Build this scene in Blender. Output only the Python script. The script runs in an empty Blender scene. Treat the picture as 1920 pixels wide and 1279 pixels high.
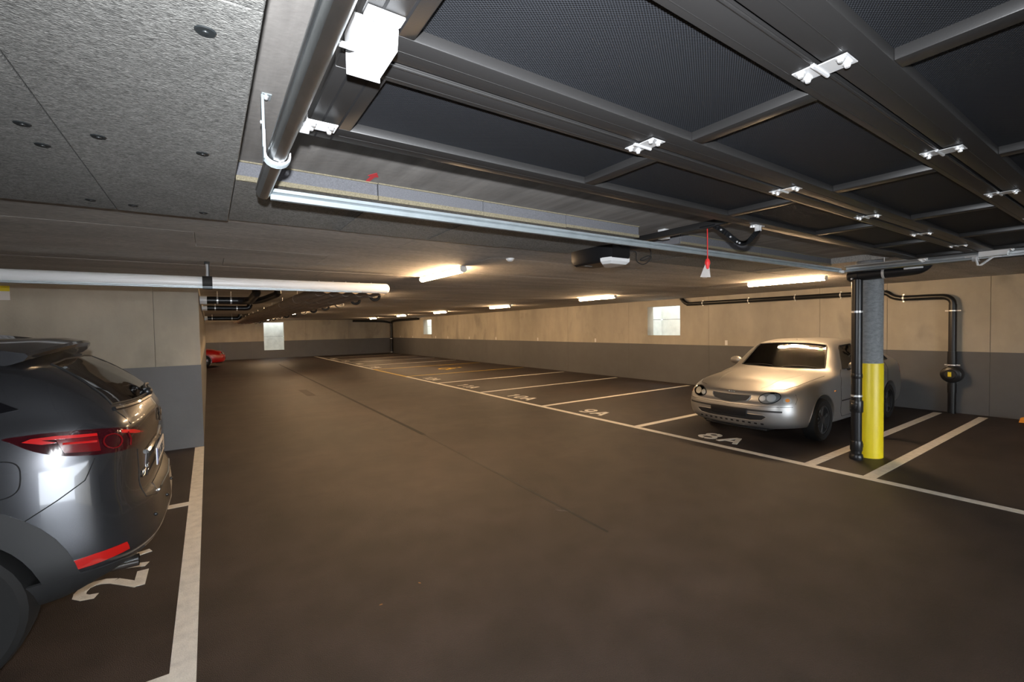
import bpy, bmesh, math, random
import numpy as np
from mathutils import Vector, Matrix
from mathutils.bvhtree import BVHTree

random.seed(7)
scene = bpy.context.scene
COL = scene.collection

# ------------------------------------------------------------------ camera
CAM_H = 1.63
cam_data = bpy.data.cameras.new('camera')
cam_data.sensor_width = 36.0
cam_data.lens = 36.0 * 842.96 / 1920.0
cam_data.clip_start = 0.02
cam = bpy.data.objects.new('camera', cam_data)
COL.objects.link(cam)
RIGHT = Vector((0.82832533, -0.55997295, -0.01753395))
UP = Vector((0.03118353, 0.01483394, 0.99940359))
FWD = Vector((0.55937888, 0.82837808, -0.02974926))
m = Matrix((RIGHT, UP, -FWD)).transposed().to_4x4()
m.translation = Vector((0, 0, CAM_H))
cam.matrix_world = m
scene.camera = cam

# ------------------------------------------------------------------ world (overcast daylight, reaches in through the light wells and the open entrance)
world = bpy.data.worlds.new('world')
scene.world = world
world.use_nodes = True
wn = world.node_tree.nodes
wn['Background'].inputs[0].default_value = (0.86, 0.93, 1.0, 1)
wn['Background'].inputs[1].default_value = 6.5

# photographer's flash on top of the camera
fl = bpy.data.lights.new('camera_flash', 'SPOT')
fl.energy = 168
fl.color = (0.93, 0.96, 1.0)
fl.shadow_soft_size = 0.02
fl.spot_size = math.radians(150)
fl.spot_blend = 1.0
flo = bpy.data.objects.new('camera_flash', fl)
mf = Matrix((RIGHT, UP, -FWD)).transposed().to_4x4()
mf.translation = Vector((-0.012, -0.03, CAM_H + 0.135))
flo.matrix_world = mf
COL.objects.link(flo)

LAMP_STRENGTH = 68.0
LAMP_COLOR = (1.0, 0.66, 0.36)

vs = scene.view_settings
vs.view_transform = 'Standard'
vs.look = 'None'
vs.gamma = 1.0
vs.use_curve_mapping = False
vs.exposure = 1.6

# ------------------------------------------------------------------ materials
def mat(name, col, rough=0.6, metal=0.0, spec=0.5, coat=0.0, var=0.0, vscale=4.0, stretch=(1, 1, 1),
        bump=0.0, bscale=60.0, rand=0.0, bstretch=None, col2=None, ramp=(0.35, 0.65), emit=None, estr=0.0, detail=6.0):
    M = bpy.data.materials.new(name)
    M.use_nodes = True
    nt = M.node_tree
    N = nt.nodes
    L = nt.links
    p = N['Principled BSDF']
    p.inputs['Roughness'].default_value = rough
    p.inputs['Metallic'].default_value = metal
    p.inputs['Specular IOR Level'].default_value = spec
    p.inputs['Coat Weight'].default_value = coat
    p.inputs['Coat Roughness'].default_value = 0.05
    base = (*col, 1)
    p.inputs['Base Color'].default_value = base
    if emit:
        p.inputs['Emission Color'].default_value = (*emit, 1)
        p.inputs['Emission Strength'].default_value = estr
    sock = None
    geo = None
    if var > 0 or col2 or bump > 0:
        geo = N.new('ShaderNodeNewGeometry')
    if var > 0 or col2:
        mp = N.new('ShaderNodeMapping'); mp.inputs['Scale'].default_value = stretch
        L.new(geo.outputs['Position'], mp.inputs['Vector'])
        no = N.new('ShaderNodeTexNoise'); no.inputs['Scale'].default_value = vscale
        no.inputs['Detail'].default_value = detail; no.inputs['Roughness'].default_value = 0.65
        L.new(mp.outputs[0], no.inputs['Vector'])
        rp = N.new('ShaderNodeValToRGB')
        rp.color_ramp.elements[0].position = ramp[0]
        rp.color_ramp.elements[1].position = ramp[1]
        c2 = col2 if col2 else tuple(c * (1 - var) for c in col)
        rp.color_ramp.elements[0].color = (*c2, 1)
        rp.color_ramp.elements[1].color = base
        L.new(no.outputs['Fac'], rp.inputs['Fac'])
        sock = rp.outputs[0]
    if rand > 0:
        oi = N.new('ShaderNodeObjectInfo')
        mr = N.new('ShaderNodeMapRange')
        mr.inputs['To Min'].default_value = 1 - rand; mr.inputs['To Max'].default_value = 1 + rand
        L.new(oi.outputs['Random'], mr.inputs['Value'])
        mx = N.new('ShaderNodeMix'); mx.data_type = 'RGBA'; mx.blend_type = 'MULTIPLY'
        mx.inputs[0].default_value = 1.0
        if sock: L.new(sock, mx.inputs[6])
        else: mx.inputs[6].default_value = base
        L.new(mr.outputs[0], mx.inputs[7])
        sock = mx.outputs[2]
    if sock:
        L.new(sock, p.inputs['Base Color'])
    if bump > 0:
        mp2 = N.new('ShaderNodeMapping'); mp2.inputs['Scale'].default_value = bstretch or (1, 1, 1)
        L.new(geo.outputs['Position'], mp2.inputs['Vector'])
        n2 = N.new('ShaderNodeTexNoise'); n2.inputs['Scale'].default_value = bscale
        n2.inputs['Detail'].default_value = 4.0
        L.new(mp2.outputs[0], n2.inputs['Vector'])
        b = N.new('ShaderNodeBump'); b.inputs['Strength'].default_value = bump
        b.inputs['Distance'].default_value = 0.01
        L.new(n2.outputs['Fac'], b.inputs['Height'])
        L.new(b.outputs['Normal'], p.inputs['Normal'])
    return M

def mul_noise(M, scale, stretch, lo, hi, detail=4.0, ramp=(0.3, 0.7), rot=(0, 0, 0), tint=None, distort=0.0):
    """multiply the base colour by another noise layer"""
    nt = M.node_tree; N = nt.nodes; L = nt.links
    p = N['Principled BSDF']
    geo = N.new('ShaderNodeNewGeometry')
    mp = N.new('ShaderNodeMapping'); mp.inputs['Scale'].default_value = stretch; mp.inputs['Rotation'].default_value = rot
    L.new(geo.outputs['Position'], mp.inputs['Vector'])
    no = N.new('ShaderNodeTexNoise'); no.inputs['Scale'].default_value = scale
    no.inputs['Detail'].default_value = detail; no.inputs['Distortion'].default_value = distort
    L.new(mp.outputs[0], no.inputs['Vector'])
    rp = N.new('ShaderNodeValToRGB')
    rp.color_ramp.elements[0].position = ramp[0]; rp.color_ramp.elements[1].position = ramp[1]
    t = tint or (1, 1, 1)
    rp.color_ramp.elements[0].color = (lo * t[0], lo * t[1], lo * t[2], 1)
    rp.color_ramp.elements[1].color = (hi, hi, hi, 1)
    L.new(no.outputs['Fac'], rp.inputs['Fac'])
    mx = N.new('ShaderNodeMix'); mx.data_type = 'RGBA'; mx.blend_type = 'MULTIPLY'; mx.inputs[0].default_value = 1.0
    bc = p.inputs['Base Color']
    if bc.links: L.new(bc.links[0].from_socket, mx.inputs[6])
    else: mx.inputs[6].default_value = bc.default_value
    L.new(rp.outputs[0], mx.inputs[7])
    L.new(mx.outputs[2], bc)
    return M

def glass_mat(name, tint=(0.75, 0.8, 0.78), rough=0.0, ior=1.5):
    M = bpy.data.materials.new(name); M.use_nodes = True
    nt = M.node_tree; N = nt.nodes; L = nt.links
    N.remove(N['Principled BSDF'])
    out = N['Material Output']
    tr = N.new('ShaderNodeBsdfTransparent'); tr.inputs[0].default_value = (*tint, 1)
    gl = N.new('ShaderNodeBsdfGlossy'); gl.inputs['Roughness'].default_value = rough
    fr = N.new('ShaderNodeFresnel'); fr.inputs[0].default_value = ior
    mx = N.new('ShaderNodeMixShader')
    L.new(fr.outputs[0], mx.inputs[0]); L.new(tr.outputs[0], mx.inputs[1]); L.new(gl.outputs[0], mx.inputs[2])
    L.new(mx.outputs[0], out.inputs[0])
    return M

MT = {}
MT['asphalt'] = mat('asphalt', (0.049, 0.0340, 0.0290), rough=0.52, spec=0.42, var=0.55, vscale=0.9, bump=0.8, bscale=220, ramp=(0.3, 0.72))
mul_noise(MT['asphalt'], 190, (1, 1, 1), 0.45, 1.5, detail=3)
mul_noise(MT['asphalt'], 3.5, (1, 1, 1), 0.72, 1.12, detail=8, ramp=(0.35, 0.6))
mul_noise(MT['asphalt'], 1.3, (0.35, 1.0, 1), 0.75, 1.15, detail=5, ramp=(0.35, 0.65))
MT['joint'] = mat('joint', (0.008, 0.0075, 0.007), rough=0.8)
MT['white_paint'] = mat('white_paint', (0.74, 0.71, 0.64), rough=0.6, var=0.22, vscale=14, bump=0.35, bscale=130, ramp=(0.3, 0.6))
MT['yellow_paint'] = mat('yellow_paint', (0.62, 0.41, 0.045), rough=0.6, var=0.25, vscale=14, bump=0.3, bscale=130)
MT['concrete'] = mat('concrete', (0.41, 0.372, 0.305), rough=0.75, var=0.20, vscale=1.6, stretch=(1, 1, 0.7), bump=0.12, bscale=40, ramp=(0.28, 0.66), rand=0.05)
mul_noise(MT['concrete'], 2.6, (1, 1, 0.16), 0.90, 1.03, detail=5, ramp=(0.30, 0.6))
mul_noise(MT['concrete'], 0.9, (1, 1.3, 0.8), 0.68, 1.0, detail=8, ramp=(0.27, 0.42), tint=(0.97, 1, 1.02), distort=0.5)
MT['well_concrete'] = mat('well_concrete', (0.62, 0.62, 0.57), rough=0.8, var=0.2, vscale=3, bump=0.1, bscale=40)
MT['grey_band'] = mat('grey_band', (0.105, 0.105, 0.108), rough=0.55, var=0.12, vscale=2.0, bump=0.08, bscale=50)
MT['slab'] = mat('slab', (0.34, 0.32, 0.30), rough=0.8, var=0.28, vscale=2.2, stretch=(2.2, 0.5, 1), bump=0.15, bscale=30)
mul_noise(MT['slab'], 5, (3.0, 0.25, 1), 0.72, 1.05, detail=5)
MT['board'] = mat('board', (0.56, 0.53, 0.49), rough=0.9, var=0.30, vscale=2.0, stretch=(0.35, 1.6, 1), bump=0.5, bscale=70, bstretch=(0.35, 1.6, 1), rand=0.09)
mul_noise(MT['board'], 60, (0.3, 1.3, 1), 0.72, 1.15, detail=3)
MT['fibre_board'] = mat('fibre_board', (0.25, 0.247, 0.233), rough=0.95, var=0.22, vscale=1.6, bump=0.8, bscale=260, bstretch=(0.6, 1.0, 1), rand=0.05)
mul_noise(MT['fibre_board'], 165, (0.35, 1.1, 1), 0.50, 1.25, detail=6, ramp=(0.34, 0.62), rot=(0, 0, 0.5), distort=1.5)
mul_noise(MT['fibre_board'], 165, (0.35, 1.1, 1), 0.55, 1.25, detail=6, ramp=(0.34, 0.62), rot=(0, 0, -0.7), distort=1.5)
MT['foam'] = mat('foam', (0.20, 0.205, 0.225), rough=0.9, var=0.3, vscale=170, bump=0.3, bscale=200)
MT['straw'] = mat('straw', (0.36, 0.32, 0.22), rough=0.95, var=0.4, vscale=140, bump=0.6, bscale=150)
MT['red_spray'] = mat('red_spray', (0.80, 0.06, 0.07), rough=0.7)
MT['galv'] = mat('galv', (0.50, 0.53, 0.545), rough=0.32, metal=1.0, var=0.22, vscale=9, stretch=(1, 0.5, 1))
MT['galv_dull'] = mat('galv_dull', (0.46, 0.52, 0.55), rough=0.45, metal=0.55, var=0.15, vscale=9)
MT['zinc'] = mat('zinc', (0.74, 0.75, 0.76), rough=0.30, metal=0.45)
MT['white_coat'] = mat('white_coat', (0.80, 0.81, 0.82), rough=0.35, spec=0.5)
MT['anthracite'] = mat('anthracite', (0.018, 0.0175, 0.0175), rough=0.42, spec=0.5, bump=0.03, bscale=300)
MT['black_plastic'] = mat('black_plastic', (0.010, 0.0105, 0.012), rough=0.35, spec=0.5)
MT['black_rubber'] = mat('black_rubber', (0.012, 0.012, 0.012), rough=0.7)
MT['washer'] = mat('washer', (0.022, 0.026, 0.028), rough=0.45)
MT['grey_pvc'] = mat('grey_pvc', (0.070, 0.066, 0.062), rough=0.5, var=0.2, vscale=3)
MT['brown_pipe'] = mat('brown_pipe', (0.40, 0.34, 0.28), rough=0.6, var=0.2, vscale=4)
MT['red_cord'] = mat('red_cord', (0.75, 0.03, 0.03), rough=0.5)
MT['paper'] = mat('paper', (0.72, 0.71, 0.70), rough=0.6)
MT['yellow_plastic'] = mat('yellow_plastic', (0.86, 0.66, 0.012), rough=0.38, spec=0.5, var=0.03, vscale=10)
MT['column_concrete'] = mat('column_concrete', (0.27, 0.285, 0.30), rough=0.75, var=0.35, vscale=22, stretch=(1, 1, 2.2), bump=0.5, bscale=60)
MT['orange'] = mat('orange', (0.85, 0.30, 0.02), rough=0.5)
MT['lamp_housing'] = mat('lamp_housing', (0.55, 0.55, 0.53), rough=0.4)
MT['lamp_diffuser'] = mat('lamp_diffuser', (0.9, 0.85, 0.75), rough=0.4, emit=LAMP_COLOR, estr=LAMP_STRENGTH)
MT['lens_white'] = mat('lens_white', (0.85, 0.86, 0.86), rough=0.25)
MT['label_grey'] = mat('label_grey', (0.25, 0.26, 0.27), rough=0.5)
MT['sticker_yellow'] = mat('sticker_yellow', (0.75, 0.62, 0.03), rough=0.5)
MT['leaf'] = mat('leaf', (0.35, 0.18, 0.07), rough=0.8)
MT['black_paint'] = mat('black_paint', (0.015, 0.015, 0.015), rough=0.5)
# expanded metal infill of the door
def mesh_mat():
    M = mat('door_mesh', (0.03, 0.03, 0.033), rough=0.6, spec=0.25)
    nt = M.node_tree; N = nt.nodes; L = nt.links; p = N['Principled BSDF']
    geo = N.new('ShaderNodeNewGeometry')
    sx = N.new('ShaderNodeSeparateXYZ'); L.new(geo.outputs['Position'], sx.inputs[0])
    def m2(op, a, b=None):
        n = N.new('ShaderNodeMath'); n.operation = op
        for i, v in enumerate((a, b)):
            if v is None: continue
            if isinstance(v, (int, float)): n.inputs[i].default_value = v
            else: L.new(v, n.inputs[i])
        return n.outputs[0]
    k = 2 * math.pi
    u = m2('MULTIPLY', sx.outputs[0], k / 0.0105)
    v = m2('MULTIPLY', sx.outputs[1], k / 0.0065)
    a = m2('SINE', u); b = m2('SINE', v)
    pr = m2('MULTIPLY', a, b)
    mr = N.new('ShaderNodeMapRange'); mr.inputs['From Min'].default_value = -0.25; mr.inputs['From Max'].default_value = 0.35
    L.new(pr, mr.inputs['Value'])
    mx = N.new('ShaderNodeMix'); mx.data_type = 'RGBA'
    L.new(mr.outputs[0], mx.inputs[0])
    mx.inputs[6].default_value = (0.027, 0.0295, 0.035, 1); mx.inputs[7].default_value = (0.003, 0.0034, 0.0045, 1)
    L.new(mx.outputs[2], p.inputs['Base Color'])
    bp = N.new('ShaderNodeBump'); bp.inputs['Strength'].default_value = 0.7; bp.inputs['Distance'].default_value = 0.003
    bp.invert = True
    L.new(mr.outputs[0], bp.inputs['Height']); L.new(bp.outputs[0], p.inputs['Normal'])
    return M
MT['door_mesh'] = mesh_mat()
# car materials
MT['silver'] = mat('silver', (0.36, 0.355, 0.345), rough=0.42, metal=0.8, coat=0.05)
MT['gunmetal'] = mat('gunmetal', (0.058, 0.060, 0.066), rough=0.27, metal=0.75, coat=0.7)
MT['car_red'] = mat('car_red', (0.62, 0.012, 0.01), rough=0.3, coat=0.7)
MT['cladding'] = mat('cladding', (0.017, 0.0175, 0.0185), rough=0.6)
MT['glass'] = glass_mat('glass', (0.55, 0.60, 0.56))
MT['privacy_glass'] = mat('privacy_glass', (0.004, 0.004, 0.005), rough=0.03, spec=0.5)
MT['tail_red'] = mat('tail_red', (0.13, 0.004, 0.006), rough=0.12, coat=1.0)
MT['tail_bright'] = mat('tail_bright', (0.50, 0.010, 0.010), rough=0.15, coat=1.0)
MT['tail_dark'] = mat('tail_dark', (0.03, 0.003, 0.005), rough=0.08, coat=1.0)
MT['reflector'] = mat('reflector', (0.42, 0.008, 0.006), rough=0.18, coat=1.0)
MT['chrome'] = mat('chrome', (0.80, 0.80, 0.80), rough=0.08, metal=1.0)
MT['headlamp'] = glass_mat('headlamp', (0.92, 0.94, 0.95))
MT['lamp_bowl'] = mat('lamp_bowl', (0.42, 0.43, 0.43), rough=0.3, metal=0.3)
MT['lamp_mirror'] = mat('lamp_mirror', (0.85, 0.86, 0.86), rough=0.25, metal=0.2)
MT['amber'] = mat('amber', (0.75, 0.28, 0.06), rough=0.2, coat=0.8)
MT['tyre'] = mat('tyre', (0.004, 0.004, 0.004), rough=0.75)
MT['rim'] = mat('rim', (0.07, 0.07, 0.072), rough=0.4, metal=0.6)
MT['interior'] = mat('interior', (0.045, 0.045, 0.043), rough=0.8)
MT['interior_light'] = mat('interior_light', (0.20, 0.20, 0.175), rough=0.75)
MT['plate_white'] = mat('plate_white', (0.72, 0.72, 0.72), rough=0.35)
MT['plate_blue'] = mat('plate_blue', (0.02, 0.05, 0.30), rough=0.4)
MT['green_sticker'] = mat('green_sticker', (0.08, 0.60, 0.22), rough=0.4)
MT['gap'] = mat('gap', (0.006, 0.006, 0.007), rough=0.7)
MT['grille_mesh'] = mat('grille_mesh', (0.06, 0.06, 0.058), rough=0.5, metal=0.3, bump=0.6, bscale=220)

# ------------------------------------------------------------------ mesh helpers
class B:
    def __init__(s):
        s.bm = bmesh.new()
    def box(s, x0, x1, y0, y1, z0, z1, bev=0.0, seg=2):
        r = bmesh.ops.create_cube(s.bm, size=1.0)
        vs_ = r['verts']
        for v in vs_:
            v.co = Vector((x0 + (v.co.x + .5) * (x1 - x0), y0 + (v.co.y + .5) * (y1 - y0), z0 + (v.co.z + .5) * (z1 - z0)))
        if bev > 0:
            es = list({e for v in vs_ for e in v.link_edges})
            bmesh.ops.bevel(s.bm, geom=es, offset=bev, segments=seg, affect='EDGES', profile=0.5)
        return s
    def obox(s, c, ax, ay, az, hx, hy, hz, bev=0.0):
        """oriented box, axes ax ay az (unit vectors), half sizes"""
        r = bmesh.ops.create_cube(s.bm, size=2.0)
        vs_ = r['verts']
        c = Vector(c); ax = Vector(ax); ay = Vector(ay); az = Vector(az)
        for v in vs_:
            v.co = c + ax * v.co.x * hx + ay * v.co.y * hy + az * v.co.z * hz
        if bev > 0:
            es = list({e for v in vs_ for e in v.link_edges})
            bmesh.ops.bevel(s.bm, geom=es, offset=bev, segments=2, affect='EDGES', profile=0.5)
        return s
    def tube(s, pts, r, n=12, closed=False, caps=True, rads=None):
        pts = [Vector(p) for p in pts]
        k = len(pts)
        rings = []
        prev = None
        for i, p in enumerate(pts):
            if closed:
                t = (pts[(i + 1) % k] - pts[i - 1])
            else:
                t = pts[min(i + 1, k - 1)] - pts[max(i - 1, 0)]
            t.normalize()
            if prev is None:
                a = Vector((0, 0, 1)) if abs(t.z) < .9 else Vector((1, 0, 0))
                u = t.cross(a).normalized()
            else:
                u = (prev - t * prev.dot(t)).normalized()
            prev = u
            w = t.cross(u)
            rr = rads[i] if rads else r
            rings.append([s.bm.verts.new(p + (u * math.cos(2 * math.pi * j / n) + w * math.sin(2 * math.pi * j / n)) * rr) for j in range(n)])
        rng = range(k if closed else k - 1)
        for i in rng:
            a = rings[i]; b = rings[(i + 1) % k]
            for j in range(n):
                try: s.bm.faces.new((a[j], a[(j + 1) % n], b[(j + 1) % n], b[j]))
                except ValueError: pass
        if caps and not closed:
            s.bm.faces.new(list(reversed(rings[0]))); s.bm.faces.new(rings[-1])
        return s
    def lathe(s, prof, c, axis='Z', n=32, closed=False):
        """prof = [(r, h)] round an axis through c"""
        c = Vector(c)
        def P(r, h, a):
            ca, sa = math.cos(a) * r, math.sin(a) * r
            if axis == 'Z': return c + Vector((ca, sa, h))
            if axis == 'Y': return c + Vector((ca, h, sa))
            return c + Vector((h, ca, sa))
        rings = []
        for r, h in prof:
            if r < 1e-6: rings.append([s.bm.verts.new(P(0, h, 0))])
            else: rings.append([s.bm.verts.new(P(r, h, 2 * math.pi * j / n)) for j in range(n)])
        pairs = list(zip(rings[:-1], rings[1:]))
        if closed: pairs.append((rings[-1], rings[0]))
        for a, b in pairs:
            for j in range(n):
                k = (j + 1) % n
                if len(a) == 1 and len(b) == 1: continue
                if len(a) == 1: s.bm.faces.new((a[0], b[k], b[j]))
                elif len(b) == 1: s.bm.faces.new((a[j], a[k], b[0]))
                else: s.bm.faces.new((a[j], a[k], b[k], b[j]))
        if not closed:
            if len(rings[0]) > 1: s.bm.faces.new(list(reversed(rings[0])))
            if len(rings[-1]) > 1: s.bm.faces.new(rings[-1])
        return s
    def extrude(s, poly, h0, h1, plane='XZ'):
        """poly in a plane, extruded along the third axis from h0 to h1"""
        def P(a, b, h):
            if plane == 'XZ': return Vector((a, h, b))
            if plane == 'XY': return Vector((a, b, h))
            return Vector((h, a, b))      # YZ
        v0 = [s.bm.verts.new(P(a, b, h0)) for a, b in poly]
        v1 = [s.bm.verts.new(P(a, b, h1)) for a, b in poly]
        k = len(poly)
        for i in range(k):
            s.bm.faces.new((v0[i], v0[(i + 1) % k], v1[(i + 1) % k], v1[i]))
        s.bm.faces.new(list(reversed(v0))); s.bm.faces.new(v1)
        return s
    def sphere(s, c, r, seg=12, sc=(1, 1, 1)):
        q = bmesh.ops.create_uvsphere(s.bm, u_segments=seg, v_segments=max(6, seg // 2), radius=1.0)
        for v in q['verts']:
            v.co = Vector(c) + Vector((v.co.x * r * sc[0], v.co.y * r * sc[1], v.co.z * r * sc[2]))
        return s
    def mesh(s, name, smooth=True, angle=35):
        bmesh.ops.recalc_face_normals(s.bm, faces=s.bm.faces[:])
        me = bpy.data.meshes.new(name)
        s.bm.to_mesh(me); s.bm.free()
        if smooth:
            for p in me.polygons: p.use_smooth = True
            me.set_sharp_from_angle(angle=math.radians(angle))
        return me

def put(name, me, material, parent=None, **kw):
    if isinstance(me, B): me = me.mesh(name, smooth=kw.pop('smooth', True), angle=kw.pop('angle', 35))
    o = bpy.data.objects.new(name, me)
    COL.objects.link(o)
    if material is not None:
        me.materials.clear(); me.materials.append(MT[material] if isinstance(material, str) else material)
    if parent is not None:
        o.parent = parent
        if parent.type == 'EMPTY' and parent.parent is None:
            o.matrix_parent_inverse = Matrix.Translation(-Vector(parent.location))
    for k, v in kw.items(): o[{'cat': 'category'}.get(k, k)] = v
    return o

def thing(name, loc, label, cat, group=None):
    o = bpy.data.objects.new(name, None)
    o.empty_display_size = 0.1
    COL.objects.link(o)
    o.location = loc
    o['label'] = label; o['category'] = cat
    if group: o['group'] = group
    return o

def copy_tree(o, parent=None):
    c = o.copy(); COL.objects.link(c)
    if parent is not None:
        c.parent = parent; c.matrix_parent_inverse = o.matrix_parent_inverse.copy()
    for ch in list(o.children): copy_tree(ch, c)
    return c

def arc(c, r, a0, a1, n, plane='YZ', h=0.0):
    out = []
    for i in range(n + 1):
        a = math.radians(a0 + (a1 - a0) * i / n)
        p, q = c[0] + r * math.cos(a), c[1] + r * math.sin(a)
        out.append((h, p, q) if plane == 'YZ' else ((p, h, q) if plane == 'XZ' else (p, q, h)))
    return out

# ------------------------------------------------------------------ the setting
CEIL = 2.35      # underside of the insulation boards
SLAB = 2.42      # bare concrete slab
XR, YF = 10.83, 31.5
XL, YB = -6.0, -6.0

floor = put('floor', B().box(XL - .3, XR + .3, YB - .3, YF + .3, -0.25, 0.0), 'asphalt', kind='structure', smooth=False)

def strip(x0, x1, y0, y1, m, name='painted_line', h=0.0018):
    return put(name, B().box(x0, x1, y0, y1, 0.0, h), m, floor, smooth=False)
FX0, FX1 = 5.58, 5.685
strip(FX0, FX1, -2.2, 14.90, 'white_paint'); strip(FX0, FX1, 14.90, 18.60, 'yellow_paint'); strip(FX0, FX1, 18.60, 31.2, 'white_paint')
for y, c in ((1.78, 'w'), (2.345, 'w'), (4.86, 'w'), (7.31, 'w'), (9.88, 'w'), (12.42, 'w'), (14.95, 'y'), (18.55, 'y'), (20.95, 'w'), (23.6, 'w'), (26.15, 'w'), (28.9, 'w')):
    strip(FX1 + 0.0, 10.62, y - .055, y + .055, 'white_paint' if c == 'w' else 'yellow_paint')
strip(-0.205, -0.097, 2.45, 7.82, 'white_paint')
strip(-5.2, -0.205, 2.56, 2.68, 'white_paint')
strip(-5.2, -0.205, 5.22, 5.33, 'white_paint')
put('expansion_joint', B().extrude([(2.685, 6.5), (2.745, 6.5), (2.925, 25.2), (2.865, 25.2)], 0.0, 0.0012, 'XY'), 'joint', floor, smooth=False)
put('expansion_joint', B().extrude([(2.560, 2.5), (2.585, 2.5), (2.735, 6.5), (2.705, 6.5)], 0.0, 0.0008, 'XY'), mat('joint_faint', (0.030, 0.026, 0.023), rough=0.8), floor, smooth=False)

# stencilled stall numbers: strokes as flat painted strips
GL = {
 '0': [arcp for arcp in [[(0.5 + .40 * math.cos(math.radians(a)), 0.5 + .46 * math.sin(math.radians(a))) for a in range(100, 261, 16)],
                         [(0.5 + .40 * math.cos(math.radians(a)), 0.5 + .46 * math.sin(math.radians(a))) for a in range(-80, 81, 16)]]],
 '1': [[(0.25, 0.78), (0.55, 0.97)], [(0.58, 0.97), (0.58, 0.03)]],
 '2': [[(0.12, 0.72), (0.16, 0.86), (0.30, 0.96), (0.5, 0.97), (0.72, 0.93), (0.84, 0.8), (0.84, 0.66), (0.74, 0.52)], [(0.68, 0.46), (0.14, 0.06)], [(0.10, 0.04), (0.46, 0.04)], [(0.52, 0.04), (0.90, 0.04)]],
 '8': [[(0.5 + .32 * math.cos(math.radians(a)), 0.74 + .22 * math.sin(math.radians(a))) for a in range(100, 261, 16)], [(0.5 + .32 * math.cos(math.radians(a)), 0.74 + .22 * math.sin(math.radians(a))) for a in range(-80, 81, 16)],
       [(0.5 + .40 * math.cos(math.radians(a)), 0.27 + .23 * math.sin(math.radians(a))) for a in range(100, 261, 16)], [(0.5 + .40 * math.cos(math.radians(a)), 0.27 + .23 * math.sin(math.radians(a))) for a in range(-80, 81, 16)]],
 '9': [[(0.5 + .36 * math.cos(math.radians(a)), 0.68 + .28 * math.sin(math.radians(a))) for a in range(100, 351, 18)], [(0.5 + .36 * math.cos(math.radians(a)), 0.68 + .28 * math.sin(math.radians(a))) for a in range(10, 81, 14)],
       [(0.86, 0.62), (0.82, 0.35), (0.68, 0.12), (0.42, 0.03), (0.2, 0.08)]],
 '3': [[(0.15, 0.88), (0.4, 0.97), (0.7, 0.92), (0.8, 0.75), (0.7, 0.58), (0.5, 0.52)], [(0.52, 0.48), (0.78, 0.42), (0.86, 0.25), (0.72, 0.07), (0.42, 0.03), (0.12, 0.12)]],
 '4': [[(0.62, 0.97), (0.1, 0.32)], [(0.1, 0.28), (0.92, 0.28)], [(0.68, 0.9), (0.68, 0.03)]],
 '5': [[(0.84, 0.96), (0.22, 0.96)], [(0.2, 0.93), (0.16, 0.56)], [(0.2, 0.56), (0.5, 0.62), (0.78, 0.52), (0.86, 0.3), (0.7, 0.08), (0.4, 0.03), (0.12, 0.12)]],
 '6': [[(0.8, 0.92), (0.5, 0.97), (0.24, 0.8), (0.14, 0.5), (0.16, 0.24)], [(0.5 + .36 * math.cos(math.radians(a)), 0.30 + .27 * math.sin(math.radians(a))) for a in range(-170, 161, 18)]],
 'A': [[(0.04, 0.03), (0.46, 0.95)], [(0.54, 0.95), (0.96, 0.03)], [(0.30, 0.33), (0.70, 0.33)]],
}
def stencil(text, origin, right, up, cw, ch, gap, w, m, label, name='stall_number'):
    bb = B(); bm = bb.bm; cnt = 0
    right = Vector(right); up = Vector(up)
    for ci, chh in enumerate(text):
        base = Vector(origin) + right * (ci * (cw + gap))
        for st in GL[chh]:
            pts = [base + right * (a * cw) + up * (b * ch) for a, b in st]
            for i in range(len(pts) - 1):
                d = (pts[i + 1] - pts[i]); ln = d.length; d.normalize()
                n = Vector((-d.y, d.x, 0)) * w / 2
                ex = d * (w * 0.18)
                q = [pts[i] - ex - n, pts[i + 1] + ex - n, pts[i + 1] + ex + n, pts[i] - ex + n]
                lo = [bm.verts.new(Vector((p.x, p.y, 0.0))) for p in q]
                cnt += 1
                hi = [bm.verts.new(Vector((p.x, p.y, 0.0016 + 0.00006 * cnt))) for p in q]
                bm.faces.new(hi)
                for k in range(4): bm.faces.new((lo[k], lo[(k + 1) % 4], hi[(k + 1) % 4], hi[k]))
    return put(name, bb, m, floor, smooth=False, label=label)
def stall_no(text, y_left):
    stencil(text, (5.86, y_left, 0), (0, -1, 0), (1, 0, 0), 0.26, 0.34, 0.07, 0.062, 'white_paint', 'white stencilled stall number ' + text)
stall_no('8A', 3.92); stall_no('9A', 6.46); stall_no('10A', 9.05); stall_no('11A', 11.65); stall_no('12A', 14.15)
stall_no('13A', 20.15); stall_no('14A', 22.75); stall_no('15A', 25.3); stall_no('16A', 28.0)
stencil('2A', (-0.41, 3.73, 0), (0, 1, 0), (-1, 0, 0), 0.26, 0.32, 0.07, 0.062, 'white_paint', 'white stencilled stall number 2A')
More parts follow.
